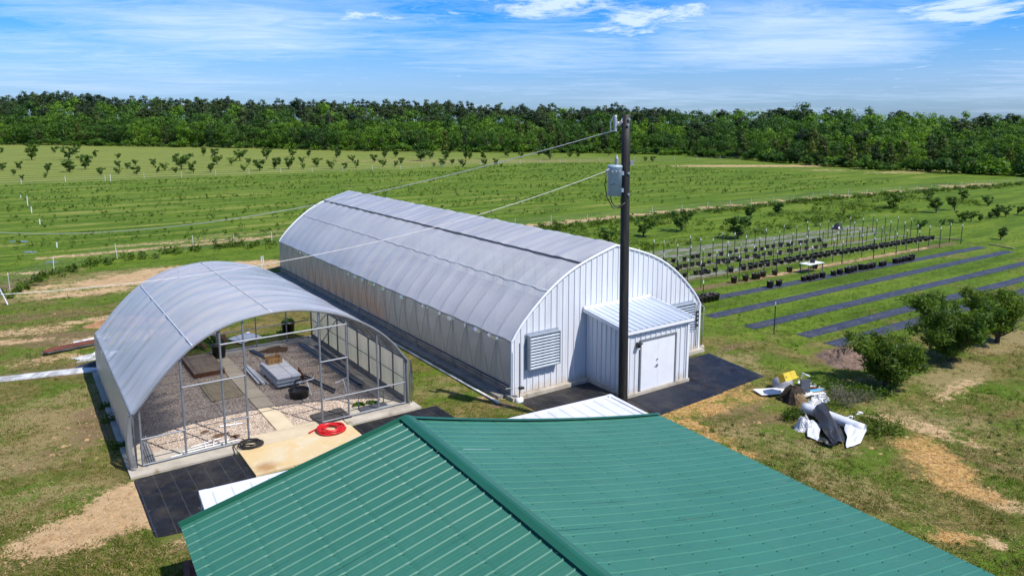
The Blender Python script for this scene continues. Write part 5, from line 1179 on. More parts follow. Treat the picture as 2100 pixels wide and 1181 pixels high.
MB().obox((0, 0, 0.42), (0.22, 0.02, 0), (0, 0.16, 0.09), (0, -0.01, 0.015)).build('plate', TANK, t); MB().tube([(0.05, 0.05, 0), (0.05, 0.02, 0.42)], 0.018, 5).build('leg', DARKSTEEL, t)
mound('mulch_pile', 'low brown wood mulch pile left of the nearest peach tree', 'mulch pile', at(1745, 738), 1.9, 1.2, 0.52, MULCH, 14, 44, 0.3, R(20))

# ================================================================== trellis posts, wires, pots, weed cloth strips
SV = [21.7, 25.6, 29.5, 33.4, 37.5, 41.5, 44.8, 48.0, 51.5, 55.1]
TROWS = [(9.15, 0), (10.15, 0), (11.15, 0), (12.4, 0), (13.7, 0), (15.0, 0), (16.25, 1), (17.5, 1)]
tp = None
def put_post(p, h, label, group):
    global tp
    if tp is None:
        tp = thing('t_post', label, 'post', p, 0, group)
        MB().box((-0.026, -0.026, 0), (0.026, -0.012, 1.72)).box((-0.009, -0.0115, 0), (0.009, 0.03, 1.72)).build('shaft', TPOST, tp)
        MB().box((-0.028, -0.028, 1.721), (0.028, 0.03, 1.92)).build('tip', TIP, tp)
        tp.scale = (1, 1, h / 1.92); return tp
    return dup(tp, p, random.uniform(-0.6, 0.6), (1, 1, h / 1.92), label, group)
lab = 'dark steel post with white tip in the pot trellis rows'
for ri, (u0, st) in enumerate(TROWS):
    pr_ = []
    for k, v in enumerate(SV):
        if k < st: continue
        if ri in (2, 3) and k > 8: continue
        uu = u0 - 0.045 * (v - 21.6); h = random.uniform(1.78, 1.95); p = gp(uu + random.uniform(-0.06, 0.06), v + random.uniform(-0.12, 0.12)); q = put_post(p, h, nth(k - st + 1) + ' steel post from the greenhouse in the ' + ('nearest', 'second nearest', 'third nearest', 'fourth nearest', 'fifth nearest', 'third farthest', 'second farthest', 'farthest')[ri] + ' trellis row', 'trellis posts'); q.rotation_euler[1] = random.uniform(-0.02, 0.02); pr_.append((p, h))
    m = MB()
    for f in (0.4, 0.86):
        m.tube([p + np.array([0, 0, h * f]) - pr_[0][0] for p, h in pr_], 0.0035, 3)
    o = m.build('trellis_wires', GALV); o.location = pr_[0][0]
    tag(o, ('nearest', 'second', 'third', 'fourth', 'fifth', 'sixth', 'seventh', 'farthest')[ri] + ' row of thin wires strung between the trellis posts', 'trellis wires', 'trellis wires')
put_post(gp(4.8, 16.9), 1.9, 'lone dark post with white tip beside the pots at greenhouse corner', None)
put_post(at(1587, 685), 1.72, 'lone dark post with white tip between weed cloth strips and mulch', None)
if 'group' in COL.objects['t_post'].keys():
    for o in COL.objects:
        if o.name.startswith('t_post') and 'lone' in o.get('label', ''):
            del o['group']
SLAB = ['farthest weed cloth strip carrying a line of black pots', 'second weed cloth strip below the line of black pots', 'middle weed cloth strip starting at the lone white tipped post', 'weed cloth strip passing above the peach trees', 'nearest weed cloth strip half hidden behind the peach trees']
for k, (u0, u1, va, vb) in enumerate([(6.75, 5.75, 16.8, 55), (3.85, 3.45, 16.4, 54.5), (1.15, 0.3, 16.4, 53), (-1.45, -2.1, 17.4, 47), (-3.2, -3.75, 17.2, 42)]):
    hw = 0.42
    o = cloth_sheet('weed_cloth_strip', [(va, u0 - hw), (vb, u1 - hw), (vb, u1 + hw), (va, u0 + hw)], 0.03, STRIPM, SLAB[k], O=P0, seed=20 + k, cell=0.21, amp=0.015); o['group'] = 'weed cloth strips'; o['category'] = 'weed cloth'
def m_bed():
    t = NT('grey_bed_cover'); v = t.coord('Object', (0.35, 1, 1)); n = t.noise(v, 2.2, 7, 0.7, 0.5)
    c = t.ramp(n, [(0.38, (0.085, 0.135, 0.02)), (0.48, (0.13, 0.145, 0.07)), (0.57, (0.22, 0.215, 0.195)), (0.70, (0.33, 0.30, 0.25))])
    return t.done(t.principled(c, 0.8, 0, 0.2, t.bump(n, 0.6, 0.05)))
GREYB = m_bed()
for k, (u0, u1, va, vb, hw, lb) in enumerate([(20.4, 18.9, 20, 58, 0.75, 'wide grey bed cover along the far side of trellis rows'), (16.9, 15.6, 20.5, 56, 0.42, 'grey bed cover under the farthest trellis pots'), (14.6, 13.2, 20.5, 56, 0.34, 'grey bed cover under the middle trellis pots'), (11.9, 10.7, 21, 56.5, 0.5, 'grey bed cover under the dense double line of pots'), (18.6, 17.2, 24, 58, 0.5, 'narrow grey bed cover between far pots and wide grey bed')]):
    o = cloth_sheet('bed_cover', [(va, u0 - hw), (vb, u1 - hw), (vb, u1 + hw), (va, u0 + hw)], 0.03, GREYB, lb, O=P0, seed=40 + k, cell=0.32, amp=0.01); o['category'] = 'bed cover'
# pots
pot0 = None; npot = 0; POTN = {}
potlab = {'trellis': ('black fabric grow pot in the trellis beds', 'grow pots in the trellis beds'), 'strip': ('empty black pot on the farthest weed cloth strip', 'empty pots on the weed cloth strip')}
potm = MB().lathe([(0.0, 0.0), (0.155, 0.0), (0.19, 0.30), (0.198, 0.31), (0.198, 0.335), (0.185, 0.335), (0.175, 0.27)], 12)
def put_pot(u, v, which, s=1.0, plant=None, line=None):
    global pot0, npot
    p = gp(u, v, 0.03); lb, g = potlab[which]
    if line: POTN[line] = POTN.get(line, 0) + 1; lb = nth(POTN[line]) + ' black pot from the greenhouse in the ' + line
    if pot0 is None:
        pot0 = thing('grow_pot', lb, 'pot', p, 0, g); potm.build('tub', BLACKPOT, pot0, True); MB().lathe([(0.177, 0.275), (0.09, 0.29), (0, 0.295)], 10).build('soil', SOIL, pot0, True); pot0.scale = (s, s, s); return
    o = dup(pot0, p, random.uniform(0, 6), (s, s, s * random.uniform(0.9, 1.05)), lb, g)
    o.rotation_euler[0] = random.uniform(-0.06, 0.06)
    npot += 1
rp_ = random.Random(5)
for du in (-0.26, 0.22):
    v = 25.0
    while v < 56:
        if v > 29 or rp_.random() < 0.5: put_pot(11.8 - 0.036 * (v - 21) + du + rp_.uniform(-0.06, 0.06), v, 'trellis', rp_.uniform(0.85, 1.1), None, ('near' if du < 0 else 'far') + ' file of the dense trellis pot line')
        v += rp_.uniform(0.55, 0.9)
for base, va, vb, step, sl, ln_ in ((14.55, 21.5, 44, 0.95, 0.04, 'sparse middle trellis pot row'), (16.75, 24, 46, 0.95, 0.04, 'farthest sparse trellis pot row'), (14.15, 22, 40, 2.1, 0.03, 'near edge of the middle trellis pot row'), (12.1, 22.5, 27, 1.0, 0.02, 'short pot row before the dense line')):
    v = va
    while v < vb: put_pot(base - sl * (v - 21) + rp_.uniform(-0.18, 0.18), v, 'trellis', rp_.uniform(0.85, 1.1), None, ln_); v += rp_.uniform(0.6, 1.4) * step
for v in (24.8, 26.0, 27.0, 27.3, 28.2, 29.4, 31.2, 34.0): put_pot(9.0 - 0.02 * (v - 21) + rp_.uniform(-0.12, 0.15), v, 'trellis', 1.15, None, 'brown mulch row nearest the weed strips')
for k in range(8):
    for du in (0.0, 0.40): put_pot(6.35 + du - 0.012 * k, 17.3 + 0.37 * k + 0.12 * (du > 0), 'strip', 1.12, None, ('near' if du == 0 else 'far') + ' file of the tight pot cluster')
for v in (25.5, 26.5, 29.2, 29.7, 30.2, 30.75, 31.3, 32.6, 33.4, 34.3, 34.8, 35.4, 36.2, 36.7, 37.4, 37.9, 38.8, 39.2, 40.9, 41.35, 41.9, 42.4, 42.9, 43.4): put_pot(6.45 - 0.02 * (v - 25) + rp_.uniform(-0.1, 0.12), v, 'strip', rp_.uniform(1.05, 1.3), None, 'loose pot line on the farthest weed strip')
t = thing('white_table', 'white topped table among the black pots on the farthest strip', 'table', gp(7.55, 31.6), AZ)
MB().box((0, 0, 0.66), (1.9, 0.85, 0.70)).build('table_top', WHITEBOARD, t)
for x in (0.1, 1.8):
    for y in (0.08, 0.77): MB().box((x - 0.025, y - 0.025, 0), (x + 0.025, y + 0.025, 0.659)).build('leg', DARKSTEEL, t)
o = MB().lathe(make_pot(0.17, 0.2, 0.3), 12).build('grow_pot', BLACKPOT, None, True); o.location = gp(7.95, 32.6, 0.70); tag(o, 'small black pot standing on the white topped table', 'pot')
mound('tarp', 'black tarp heap at the far edge of the grey bed', 'tarp', at(1718, 471), 0.85, 0.6, 0.6, BLKFILM, 9, 16, 0.2)
for k, (px, py) in enumerate(((1630, 462), (1640, 456))):
    pass
for k, (a, b, lb) in enumerate((((2030, 502), (2080, 511), 'long pale pipe lying at the far end of strips'), ((1905, 488), (1975, 493), 'pale pipe lying behind the last trellis posts'))):
    A = at(*a); B = at(*b); o = MB().bar((0, 0, 0.06), tuple(B - A + np.array([0, 0, 0.06])), 0.16, 0.08).build('pipe', PLYPALE); o.location = A; tag(o, lb, 'pipe')
for k, (px, py, rx, ry, lb) in enumerate(((38, 496, 0.9, 0.35, 0), (62, 517, 0.6, 0.3, 0), (105, 538, 0.5, 0.2, 0))):
    c = at(px, py); m = MB(); n = 18; m.poly([(rx * math.cos(2 * math.pi * i / n) * (1 + 0.15 * math.sin(3 * i)), ry * math.sin(2 * math.pi * i / n)) for i in range(n)], 0.0, 0.03)
    PUD = bpy.data.materials.get('puddle_water') or M('puddle_water', (0.16, 0.15, 0.13), rough=0.05, spec=0.8)
    o = m.build('puddle', PUD); o.location = (c[0], c[1], 0.0); kind(o, 'structure')

# ================================================================== fences
def wire_fence(label, path, step, hgt, pr, mesh=True, vstep=0.6, seed=0):
    r_ = random.Random(seed); P = [gp(u, v) for u, v in path]; O = P[0]; t = thing('wire_fence', label, 'fence', O, 0); pts_ = []; acc = 0.0; base = None
    for a, b in zip(P[:-1], P[1:]):
        l_ = float(np.linalg.norm(b - a)); n = max(1, round(l_ / step))
        for k in range(n): pts_.append(a + (b - a) * k / n)
    pts_.append(P[-1])
    for p in pts_:
        if base is None: base = MB().tube([(0, 0, 0), (0, 0, hgt + 0.12)], pr, 6).build('post', WHITEPVC, t); q = base
        else: q = base.copy(); COL.objects.link(q); q.parent = t
        q.location = p - O + np.array([r_.uniform(-0.1, 0.1), r_.uniform(-0.1, 0.1), 0]); q.scale = (1, 1, r_.uniform(0.85, 1.1)); q.rotation_euler = (r_.uniform(-0.05, 0.05), r_.uniform(-0.05, 0.05), 0)
    if mesh:
        m = MB(); Q = [p - O for p in pts_]
        for z in np.linspace(0.1, hgt, 6): m.tube([p + np.array([0, 0, z]) for p in Q], 0.006, 3, cap=False)
        for a, b in zip(Q[:-1], Q[1:]):
            n = max(1, int(np.linalg.norm(b - a) / vstep))
            for k in range(n):
                p = a + (b - a) * k / n; m.tube([p + np.array([0, 0, 0.02]), p + np.array([0, 0, hgt])], 0.006, 3, cap=False)
        kind(m.build('wire_mesh', GALV, t), 'stuff')
    return t
FENCE1 = [(33.8, -17.6), (34.4, -16.4), (39.5, -13.7), (43.3, -9.1), (44.2, -3.0), (44.0, 3.7), (42.0, 12.0), (38.2, 22.4), (37.7, 31.2), (37.1, 50.5), (37.4, 82.2), (33.7, 118.7), (32.0, 136)]
wire_fence('wire fence with thin white posts running behind both greenhouses', FENCE1, 4.3, 1.05, 0.022, True, 0.4, 1)
wire_fence('distant low fence of white posts in front of the orchard', [(134.5, -40), (134.0, 6), (136.0, 33), (132.5, 60), (136.0, 90), (130.0, 140), (112, 168)], 6.5, 1.0, 0.035, True, 50, 2)
q = at(16, 625); o = MB().tube([(0, 0, 0), (-0.55, 0.15, 1.1)], 0.04, 6).build('white_post', WHITEPVC); o.location = q; tag(o, 'white post leaning left at the frame edge near fence corner', 'post')
for k, (px, py, ty, lb) in enumerate(((57, 422, 402, 'tallest white riser pipe standing in the left field rows'), (65, 437, 424, 'white riser pipe just below the tallest one in field'), (82, 460, 449, 'short white riser pipe above the two puddles'), (117, 508, 497, 'short white riser pipe right of the puddles'), (43, 406, 400, 'little white stub left of the tallest riser pipe'), (227, 372, 358, 'thick white post in the distant orchard fence'))):
    g = at(px, py); o = MB().tube([(0, 0, 0), (0, 0, pix_height(px, ty, g))], 0.05, 7).build('riser_pipe', WHITEPVC); o.location = g; tag(o, lb, 'riser pipe', 'white riser pipes')

# ================================================================== trees
def trunk_mesh(h, r, seed, limbs=0, fork=0.4, spread=0.5, lean=0.0, reach=0.85):
    r_ = random.Random(seed); m = MB(); pts_ = [(lean * t * h + 0.02 * h * math.sin(t * 5 + seed), 0.02 * h * math.cos(t * 4 + seed) - 0.02 * h, h * t) for t in np.linspace(0, 1, 6)]
    m.tube(pts_, [r * (1.25 - 0.9 * t) for t in np.linspace(0, 1, 6)], 7)
    for k in range(limbs):
        a = 2 * math.pi * k / limbs + r_.uniform(-0.4, 0.4); z0 = h * r_.uniform(fork * 0.75, fork * 1.3); L_ = max(0.15 * h, (h * 0.98 - z0) * r_.uniform(0.7, 1.1))
        m.tube([(0, 0, z0), (math.cos(a) * L_ * spread * 0.5, math.sin(a) * L_ * spread * 0.5, z0 + L_ * 0.35), (math.cos(a) * L_ * spread, math.sin(a) * L_ * spread, z0 + L_ * 0.8)], [r * 0.55, r * 0.38, r * 0.15], 6)
    return m
def crown_clumps(n, rx, z0, z1, seed, shell=0.55, shape='egg'):
    r_ = np.random.default_rng(seed); d = r_.normal(0, 1, (n, 3)); d /= np.linalg.norm(d, axis=1)[:, None]; q = (shell + (1 - shell) * r_.random(n))[:, None] * d
    zc, hh_ = (z0 + z1) / 2, (z1 - z0) / 2; P = np.column_stack([q[:, 0] * rx, q[:, 1] * rx, zc + q[:, 2] * hh_])
    if shape == 'cone':
        t = r_.random(n); a = r_.uniform(0, 6.28, n); rr_ = rx * (1 - t) ** 0.75 * (0.55 + 0.45 * r_.random(n)); P = np.column_stack([rr_ * np.cos(a), rr_ * np.sin(a), z0 + (z1 - z0) * t])
    if shape == 'vase':
        t = r_.random(n) ** 0.8; a = r_.uniform(0, 6.28, n); rr_ = rx * (0.25 + 0.75 * t) * (0.5 + 0.5 * r_.random(n)); P = np.column_stack([rr_ * np.cos(a), rr_ * np.sin(a), z0 + (z1 - z0) * (0.85 * t + 0.15 * r_.random(n))])
    return P
PROTO = {}
def proto(kindname, h, crown_mat, bark, specs):
    lst = []
    for k, (cl, rad, nl, leaf, tr, aspect) in enumerate(specs):
        Vv, F, T = leaf_mesh(cl, rad, nl, leaf, 100 + k + len(kindname), up=0.55, squash=0.75, aspect=aspect, outw=1.5 if h > 5 else 0.9, rnd=0.5 if h > 5 else 0.7)
        me = np_mesh('crown', Vv, F); fattr(me, 'tint', T); me.materials.append(crown_mat)
        tm = bpy.data.meshes.new('trunk'); tm.from_pydata(tr.v, [], tr.f); tm.update(); tm.materials.append(bark)
        lst.append((me, tm))
    PROTO[kindname] = (h, lst)
def put_tree(kindname, name, loc, h, label, group, rz, wide=1.0, cat='tree'):
    H0, lst = PROTO[kindname]; me, tm = random.choice(lst); s = h / H0
    t = thing(name, label, cat, tuple(loc), rz, group); t.scale = (s * wide, s * wide, s)
    for nm, d in (('crown', me), ('trunk', tm)):
        o = bpy.data.objects.new(nm, d); COL.objects.link(o); o.parent = t
    return t
rs = np.random.default_rng(77)
specs = []
for k in range(5):
    rx = (4.2, 4.8, 3.8, 5.2, 3.4)[k]; cl = np.vstack([crown_clumps(40, rx, 1.2 if k < 3 else 2.4, 11.3, 300 + k), crown_clumps(14, rx * 0.8, 0.6, 4.0, 320 + k, 0.6)]); specs.append((cl, rs.uniform(1.0, 1.9, len(cl)), 2800, 0.40, trunk_mesh(8.0, 0.28, k, 4), 1.5))
proto('broadleaf_tree', 12.0, LEAF_BROAD, BARK, specs)
specs = []
for k in range(4):
    cl = crown_clumps(40, (3.3, 3.8, 3.0, 3.5)[k], (12.5, 13.5, 10.5, 14)[k], 22.4, 330 + k, 0.45); cl = np.vstack([cl, crown_clumps(5, 2.4, 8.5, 13, 350 + k)]); specs.append((cl, rs.uniform(0.9, 1.7, len(cl)), 2300, 0.42, trunk_mesh(21.0, 0.26, 10 + k, 3, 0.65, 0.14), 1.8))
proto('pine_tree', 23.0, LEAF_PINE, PINEBARK, specs)
specs = []
for k in range(4):
    cl = crown_clumps(48, (2.4, 2.9, 2.1, 2.6)[k], 0.4, 7.9, 370 + k, shape='cone'); specs.append((cl, rs.uniform(0.5, 1.0, 48), 1700, 0.28, trunk_mesh(7.0, 0.14, 20 + k), 1.8))
proto('young_conifer', 8.0, LEAF_CEDAR, BARK, specs)
specs = []
for k in range(8):
    cl = crown_clumps((26, 20, 30, 16, 22, 28, 14, 24)[k], (1.35, 1.15, 1.6, 1.0, 1.3, 1.7, 1.2, 1.45)[k], (0.4, 0.55, 0.35, 0.6, 0.3, 0.5, 0.7, 0.4)[k], 2.75, 400 + k, shape='vase'); cl[:, 0] += (0, 0.3, 0, -0.25, 0.1, 0.2, -0.3, 0)[k]; specs.append((cl, rs.uniform(0.28, 0.5, len(cl)), 900, 0.17, trunk_mesh(1.3, 0.075, 30 + k, 5, 0.25, 0.75), 2.0))
proto('orchard_tree', 3.0, LEAF_ORCH, BARK, specs)
specs = []
for k in range(3):
    cl = crown_clumps(16, 1.5, 0.2, 1.9, 430 + k, 0.3); specs.append((cl, rs.uniform(0.4, 0.75, 16), 620, 0.22, trunk_mesh(1.2, 0.05, 40 + k, 3), 1.6))
proto('bush', 2.2, LEAF_BROAD, BARK, specs)

# the wood behind the fields, rank by rank
WX = [-400, 0, 300, 560, 700, 1000, 1250, 1400, 1500, 1600, 1800, 1950, 2100, 2500]
WB_ = [294, 296, 300, 304, 308, 311, 313, 317, 323, 331, 345, 351, 357, 378]
SKX = [-400, 0, 100, 200, 350, 470, 560, 700, 850, 1000, 1150, 1250, 1350, 1450, 1550, 1620, 1750, 1850, 2000, 2100, 2500]
SKY_ = [192, 194, 188, 194, 203, 200, 208, 204, 206, 213, 218, 214, 222, 222, 225, 217, 220, 228, 233, 232, 238]
FRH = [44, 44, 50, 52, 46, 42, 40, 42, 44, 46, 52, 54, 55, 60]
rw_ = random.Random(12); cnt = {}
SECT = [(40, 'at its left end'), (230, 'above the leftmost orchard trees'), (420, 'over the left orchard half'), (700, 'left of the long greenhouse ridge'), (980, 'over the long greenhouse roof'), (1240, 'just left of the transformer'), (1420, 'just right of the utility pole'), (1650, 'over the trellis rows'), (1900, 'over the weed cloth strips'), (9999, 'at its right end')]
RANK = ['front rank', 'second rank', 'third rank', 'fourth rank', 'fifth rank', 'skyline rank']
def sector(px): return next(t_ for x_, t_ in SECT if px < x_)
LBL = {'broadleaf_tree': ('bright green broadleaf tree in the wood behind the fields', 'broadleaf trees of the wood'), 'pine_tree': ('tall dark pine rising in the wood behind the fields', 'pines of the wood'), 'young_conifer': ('olive young conifer at the edge of the wood', 'young conifers of the wood edge'), 'bush': ('low green bush at the foot of the wood', 'bushes at the wood edge')}
for ri, (off, tt_) in enumerate([(0, 0.0), (15, 0.30), (36, 0.55), (62, 0.74), (95, 0.88), (135, 1.0)]):
    px = -330.0
    while px < 2420:
        by = np.interp(px, WX, WB_); D0 = 11.0 * 1513 / (by - 250); D = D0 + off + rw_.uniform(-5, 5)
        ysky = np.interp(px, SKX, SKY_); yfr = by - np.interp(px, WX, FRH); yt_ = yfr + (ysky - yfr) * tt_ + rw_.uniform(-5, 4) * (1.0 if ri < 5 else 0.9) + (6 if rw_.random() < 0.15 else 0)
        h = max(3.5, 1.05 * (11 + (250 - yt_) * D / 1513))
        r1 = rw_.random(); right = px > 1380
        if ri == 0: kd = 'young_conifer' if r1 < (0.62 if px > 1550 else 0.25) else 'broadleaf_tree'
        elif ri == 1: kd = 'broadleaf_tree' if r1 < 0.66 else ('young_conifer' if r1 < 0.85 else 'pine_tree')
        elif ri < 4: kd = 'broadleaf_tree' if r1 < (0.78 if right else 0.38) else 'pine_tree'
        else: kd = 'broadleaf_tree' if r1 < (0.48 if right else 0.05) else 'pine_tree'
        wide = rw_.uniform(0.85, 1.2)
        if kd == 'pine_tree': wide *= np.clip(20 / h, 0.9, 1.5) * (1.15 if ri > 3 else 1.0)
        if kd == 'young_conifer' and h > 9: wide *= 0.8
        cw = {'broadleaf_tree': 0.74, 'pine_tree': 0.28, 'young_conifer': 0.55}[kd] * h * wide
        x = (px - 1050) / 1495 * D * 1.0; loc = ((px - 1050) / 1513 * D, D, -0.05)
        put_tree(kd, kd, loc, h, ('broad ' if wide > 1.08 else 'slim ' if wide < 0.95 else '') + {'broadleaf_tree': 'green broadleaf tree', 'pine_tree': 'dark pine', 'young_conifer': 'olive conifer'}[kd] + ' in the ' + RANK[ri] + ' of wood ' + sector(px), LBL[kd][1], rw_.uniform(0, 6.28), wide); cnt[kd] = cnt.get(kd, 0) + 1
        px += max(3.2, cw * (0.72 if ri < 4 else 0.85)) * 1513 / D
px = -150
while px < 2300:
    by = np.interp(px, WX, WB_); D = 11.0 * 1513 / (by - 250) - rw_.uniform(2, 7); h = rw_.uniform(1.2, 4.2)
    put_tree('bush', 'bush', ((px - 1050) / 1513 * D, D, 0), h, ('tall' if h > 2.7 else 'low') + ' green bush at the foot of the wood ' + sector(px), LBL['bush'][1], rw_.uniform(0, 6.28), rw_.uniform(1.0, 1.5), 'bush'); cnt['bush'] = cnt.get('bush', 0) + 1
    px += rw_.uniform(8, 22)
print('WOOD', cnt)

ORCH = [(65, 328, 34), (142, 328, 30), (112, 314, 14), (3, 315, 14), (175, 348, 32), (5, 350, 17), (42, 348, 17), (28, 360, 13), (97, 355, 21), (143, 353, 25), (47, 370, 12), (93, 365, 9), (207, 360, 17), (197, 323, 15), (242, 327, 13), (245, 345, 16), (262, 347, 14), (243, 357, 13), (278, 340, 13), (280, 358, 19), (315, 342, 17), (322, 355, 15), (338, 350, 16), (360, 355, 13), (372, 348, 34), (397, 355, 25), (432, 353, 19), (445, 338, 20), (475, 338, 16), (500, 352, 14), (510, 337, 13), (533, 350, 26), (563, 347, 25), (592, 347, 26), (622, 347, 12), (620, 335, 13), (650, 342, 19), (680, 347, 19), (492, 330, 24), (547, 328, 26), (418, 320, 18), (633, 323, 15), (708, 347, 15), (730, 345, 17), (723, 333, 15), (768, 333, 19), (785, 343, 17), (810, 343, 14), (822, 337, 16), (788, 325, 17), (812, 323, 17), (863, 330, 25), (882, 327, 18), (890, 343, 10), (907, 342, 18), (927, 338, 12), (915, 328, 22), (950, 342, 15), (955, 327, 19), (963, 327, 17), (993, 340, 14), (995, 327, 19), (1015, 340, 15), (1028, 343, 8), (1067, 325, 15), (1105, 320, 18), (1128, 328, 28), (1168, 323, 12), (1185, 323, 10), (1248, 320, 16), (1323, 332, 11), (1338, 332, 13), (-40, 350, 22), (-80, 332, 26), (1040, 322, 17), (440, 322, 18), (600, 322, 20), (690, 324, 20)]
for px, py, hp_ in ORCH:
    g = at(px, py); h = pix_height(px, py - hp_ * 1.06, g); put_tree('orchard_tree', 'orchard_tree', g, h, ('large ' if hp_ > 24 else 'small ' if hp_ < 15 else '') + 'pruned orchard tree in the ' + ('back' if py < 334 else 'front' if py > 346 else 'middle') + ' row, ' + sector(px), 'orchard trees below the wood', random.uniform(0, 6.28), random.uniform(0.95, 1.3))
RB = [(1832, 428, 34), (1920, 437, 32), (1902, 408, 20), (1957, 432, 30), (1975, 411, 22), (2027, 422, 20), (1887, 470, 20), (1930, 465, 15), (1950, 462, 14), (1972, 457, 24), (1991, 455, 22), (2009, 455, 16), (2030, 450, 15), (2046, 447, 24), (2062, 445, 24), (2087, 440, 17), (1912, 402, 18), (2105, 442, 22), (2140, 436, 24)]
for px, py, hp_ in RB:
    g = at(px, py); put_tree('orchard_tree', 'fruit_tree', g, pix_height(px, py - hp_ * 1.1, g), ('lower' if py > 444 else 'upper') + ' row fruit tree beyond the trellis, ' + nth(1 + sum(1 for q in RB if (q[1] > 444) == (py > 444) and q[0] < px)) + ' from the left', 'fruit trees beyond the trellis', random.uniform(0, 6.28), random.uniform(1.0, 1.3))
for px, py, hp_, lb in [(1320, 485, 42, 'bushy fruit tree right behind the utility pole'), (1397, 475, 42, 'thin fruit tree between the pole and the trellis'), (1512, 490, 52, 'forked fruit tree at the far trellis edge'), (1595, 442, 26, 'fruit tree under the fence left of black tarp'), (1540, 450, 26, 'fruit tree leaning beyond the forked fruit tree'), (1147, 475, 22, 'dark small tree left of the transformer behind greenhouse'), (1247, 497, 28, 'dark small tree just left of the pole behind greenhouse'), (2052, 492, 26, 'lone small fruit tree at the end of weed strips')]:
    g = at(px, py); put_tree('orchard_tree', 'fruit_tree', g, pix_height(px, py - hp_ * 1.1, g), lb, None, random.uniform(0, 6.28), 1.15)

# the three peach trees on the right: leaf by leaf
def peach(label, px, py, h, rx, seed, shift=(0, 0), n=7000, limb=None):
    g = at(px, py); t = thing('peach_tree', label, 'tree', g, 0); r_ = np.random.default_rng(seed)
    nc = 60; cl = crown_clumps(nc, rx, h * 0.07, h * 0.90, seed, shape='vase'); lump = r_.normal(0, 1, (7, 3)); 
    cl2 = crown_clumps(34, rx * 0.92, h * 0.22, h * 0.93, seed + 1, 0.6); cl = np.vstack([cl, cl2]); cl[:, 0] += shift[0]; cl[:, 1] += shift[1]
    parts = [leaf_mesh(cl, r_.uniform(0.24, 0.50, len(cl)), int(n * 1.5), 0.060, seed + 2, up=0.5, squash=0.8, rnd=0.7, aspect=3.6)]
    # drooping sprays at the outside
    foliage('crown', parts, LEAF_PEACH, t)
    tm = trunk_mesh(h * 0.55, 0.10, seed, 6, 0.22, 0.9)
    if limb: tm.tube(limb, [0.09, 0.07, 0.05, 0.03], 6)
    tm.build('trunk', BARK, t, True)
peach('nearest and smallest of the three leafy peach trees', 1815, 792, 2.35, 1.55, 501)
peach('middle and tallest leafy peach tree', 1945, 737, 3.25, 1.95, 511, n=9500, shift=(-0.1, 0.0))
peach('farthest leafy peach tree with a bare limb reaching right', 2045, 702, 2.85, 1.55, 521, n=7500, shift=(-0.15, 0.1), limb=[(0, 0, 0.5), (0.35, 0, 0.95), (0.9, 0.1, 1.12), (1.6, 0.1, 1.15)])
def shrub(name, label, px, py, cl, rad, n, leaf, seed, mat, cat='shrub', asp=2.0):
    t = thing(name, label, cat, at(px, py), 0); foliage('leaves', [leaf_mesh(cl, rad, n, leaf, seed, up=0.4, aspect=asp)], mat, t)
    m = MB(); r_ = random.Random(seed)
    for c in cl[:6]: m.tube([(0.1 * c[0], 0.1 * c[1], 0), (c[0] * 0.7, c[1] * 0.7, c[2])], [0.012, 0.006], 4)
    m.build('stems', BARK, t); return t
rg = np.random.default_rng(8)
shrub('scrub_bush', 'pale grey tangled scrub right of the rubbish heap', 1742, 826, np.column_stack([rg.uniform(-0.9, 0.9, 14), rg.uniform(-0.7, 0.7, 14), rg.uniform(0.15, 0.5, 14)]), np.full(14, 0.4), 1500, 0.028, 71, LEAF_GREY, asp=5)
shrub('weed_clump', 'tall green weeds left below the root ball', 1628, 862, [(-0.2, 0, 0.2), (0.15, 0.1, 0.25), (0.0, 0.3, 0.2)], [0.35, 0.3, 0.3], 420, 0.05, 72, LEAF_WEED, 'weeds', 3)
shrub('weed_clump', 'tall green weeds between scrub and nearest peach tree', 1770, 812, np.column_stack([rg.uniform(-0.9, 0.9, 8), rg.uniform(-0.5, 0.5, 8), rg.uniform(0.1, 0.35, 8)]), np.full(8, 0.4), 800, 0.05, 73, LEAF_WEED, 'weeds', 4)
shrub('weed_clump', 'lush green weeds right of the white sheet', 1800, 880, np.column_stack([rg.uniform(-0.8, 0.8, 9), rg.uniform(-0.8, 0.8, 9), rg.uniform(0.05, 0.2, 9)]), np.full(9, 0.4), 1000, 0.045, 74, LEAF_WEED, 'weeds', 4)
shrub('weed_clump', 'lush green weeds behind the scrub near the heap', 1700, 800, np.column_stack([rg.uniform(-0.6, 0.6, 7), rg.uniform(-0.5, 0.5, 7), rg.uniform(0.08, 0.25, 7)]), np.full(7, 0.36), 700, 0.045, 75, LEAF_WEED, 'weeds', 4)
for k, (px, py, s, lb) in enumerate(((212, 838, 0.22, 'green weed tuft beside the middle of hoop house left curb'), (222, 866, 0.3, 'larger green weed tuft lower along hoop house left curb'), (240, 920, 0.2, 'small green weed tuft near the left front curb'))):
    shrub('weed_clump', lb, px, py, [(0, 0, s * 0.5), (s * 0.8, 0.1, s * 0.4)], [s, s * 0.8], 160, 0.06, 80 + k, LEAF_WEED, 'weeds', 2)

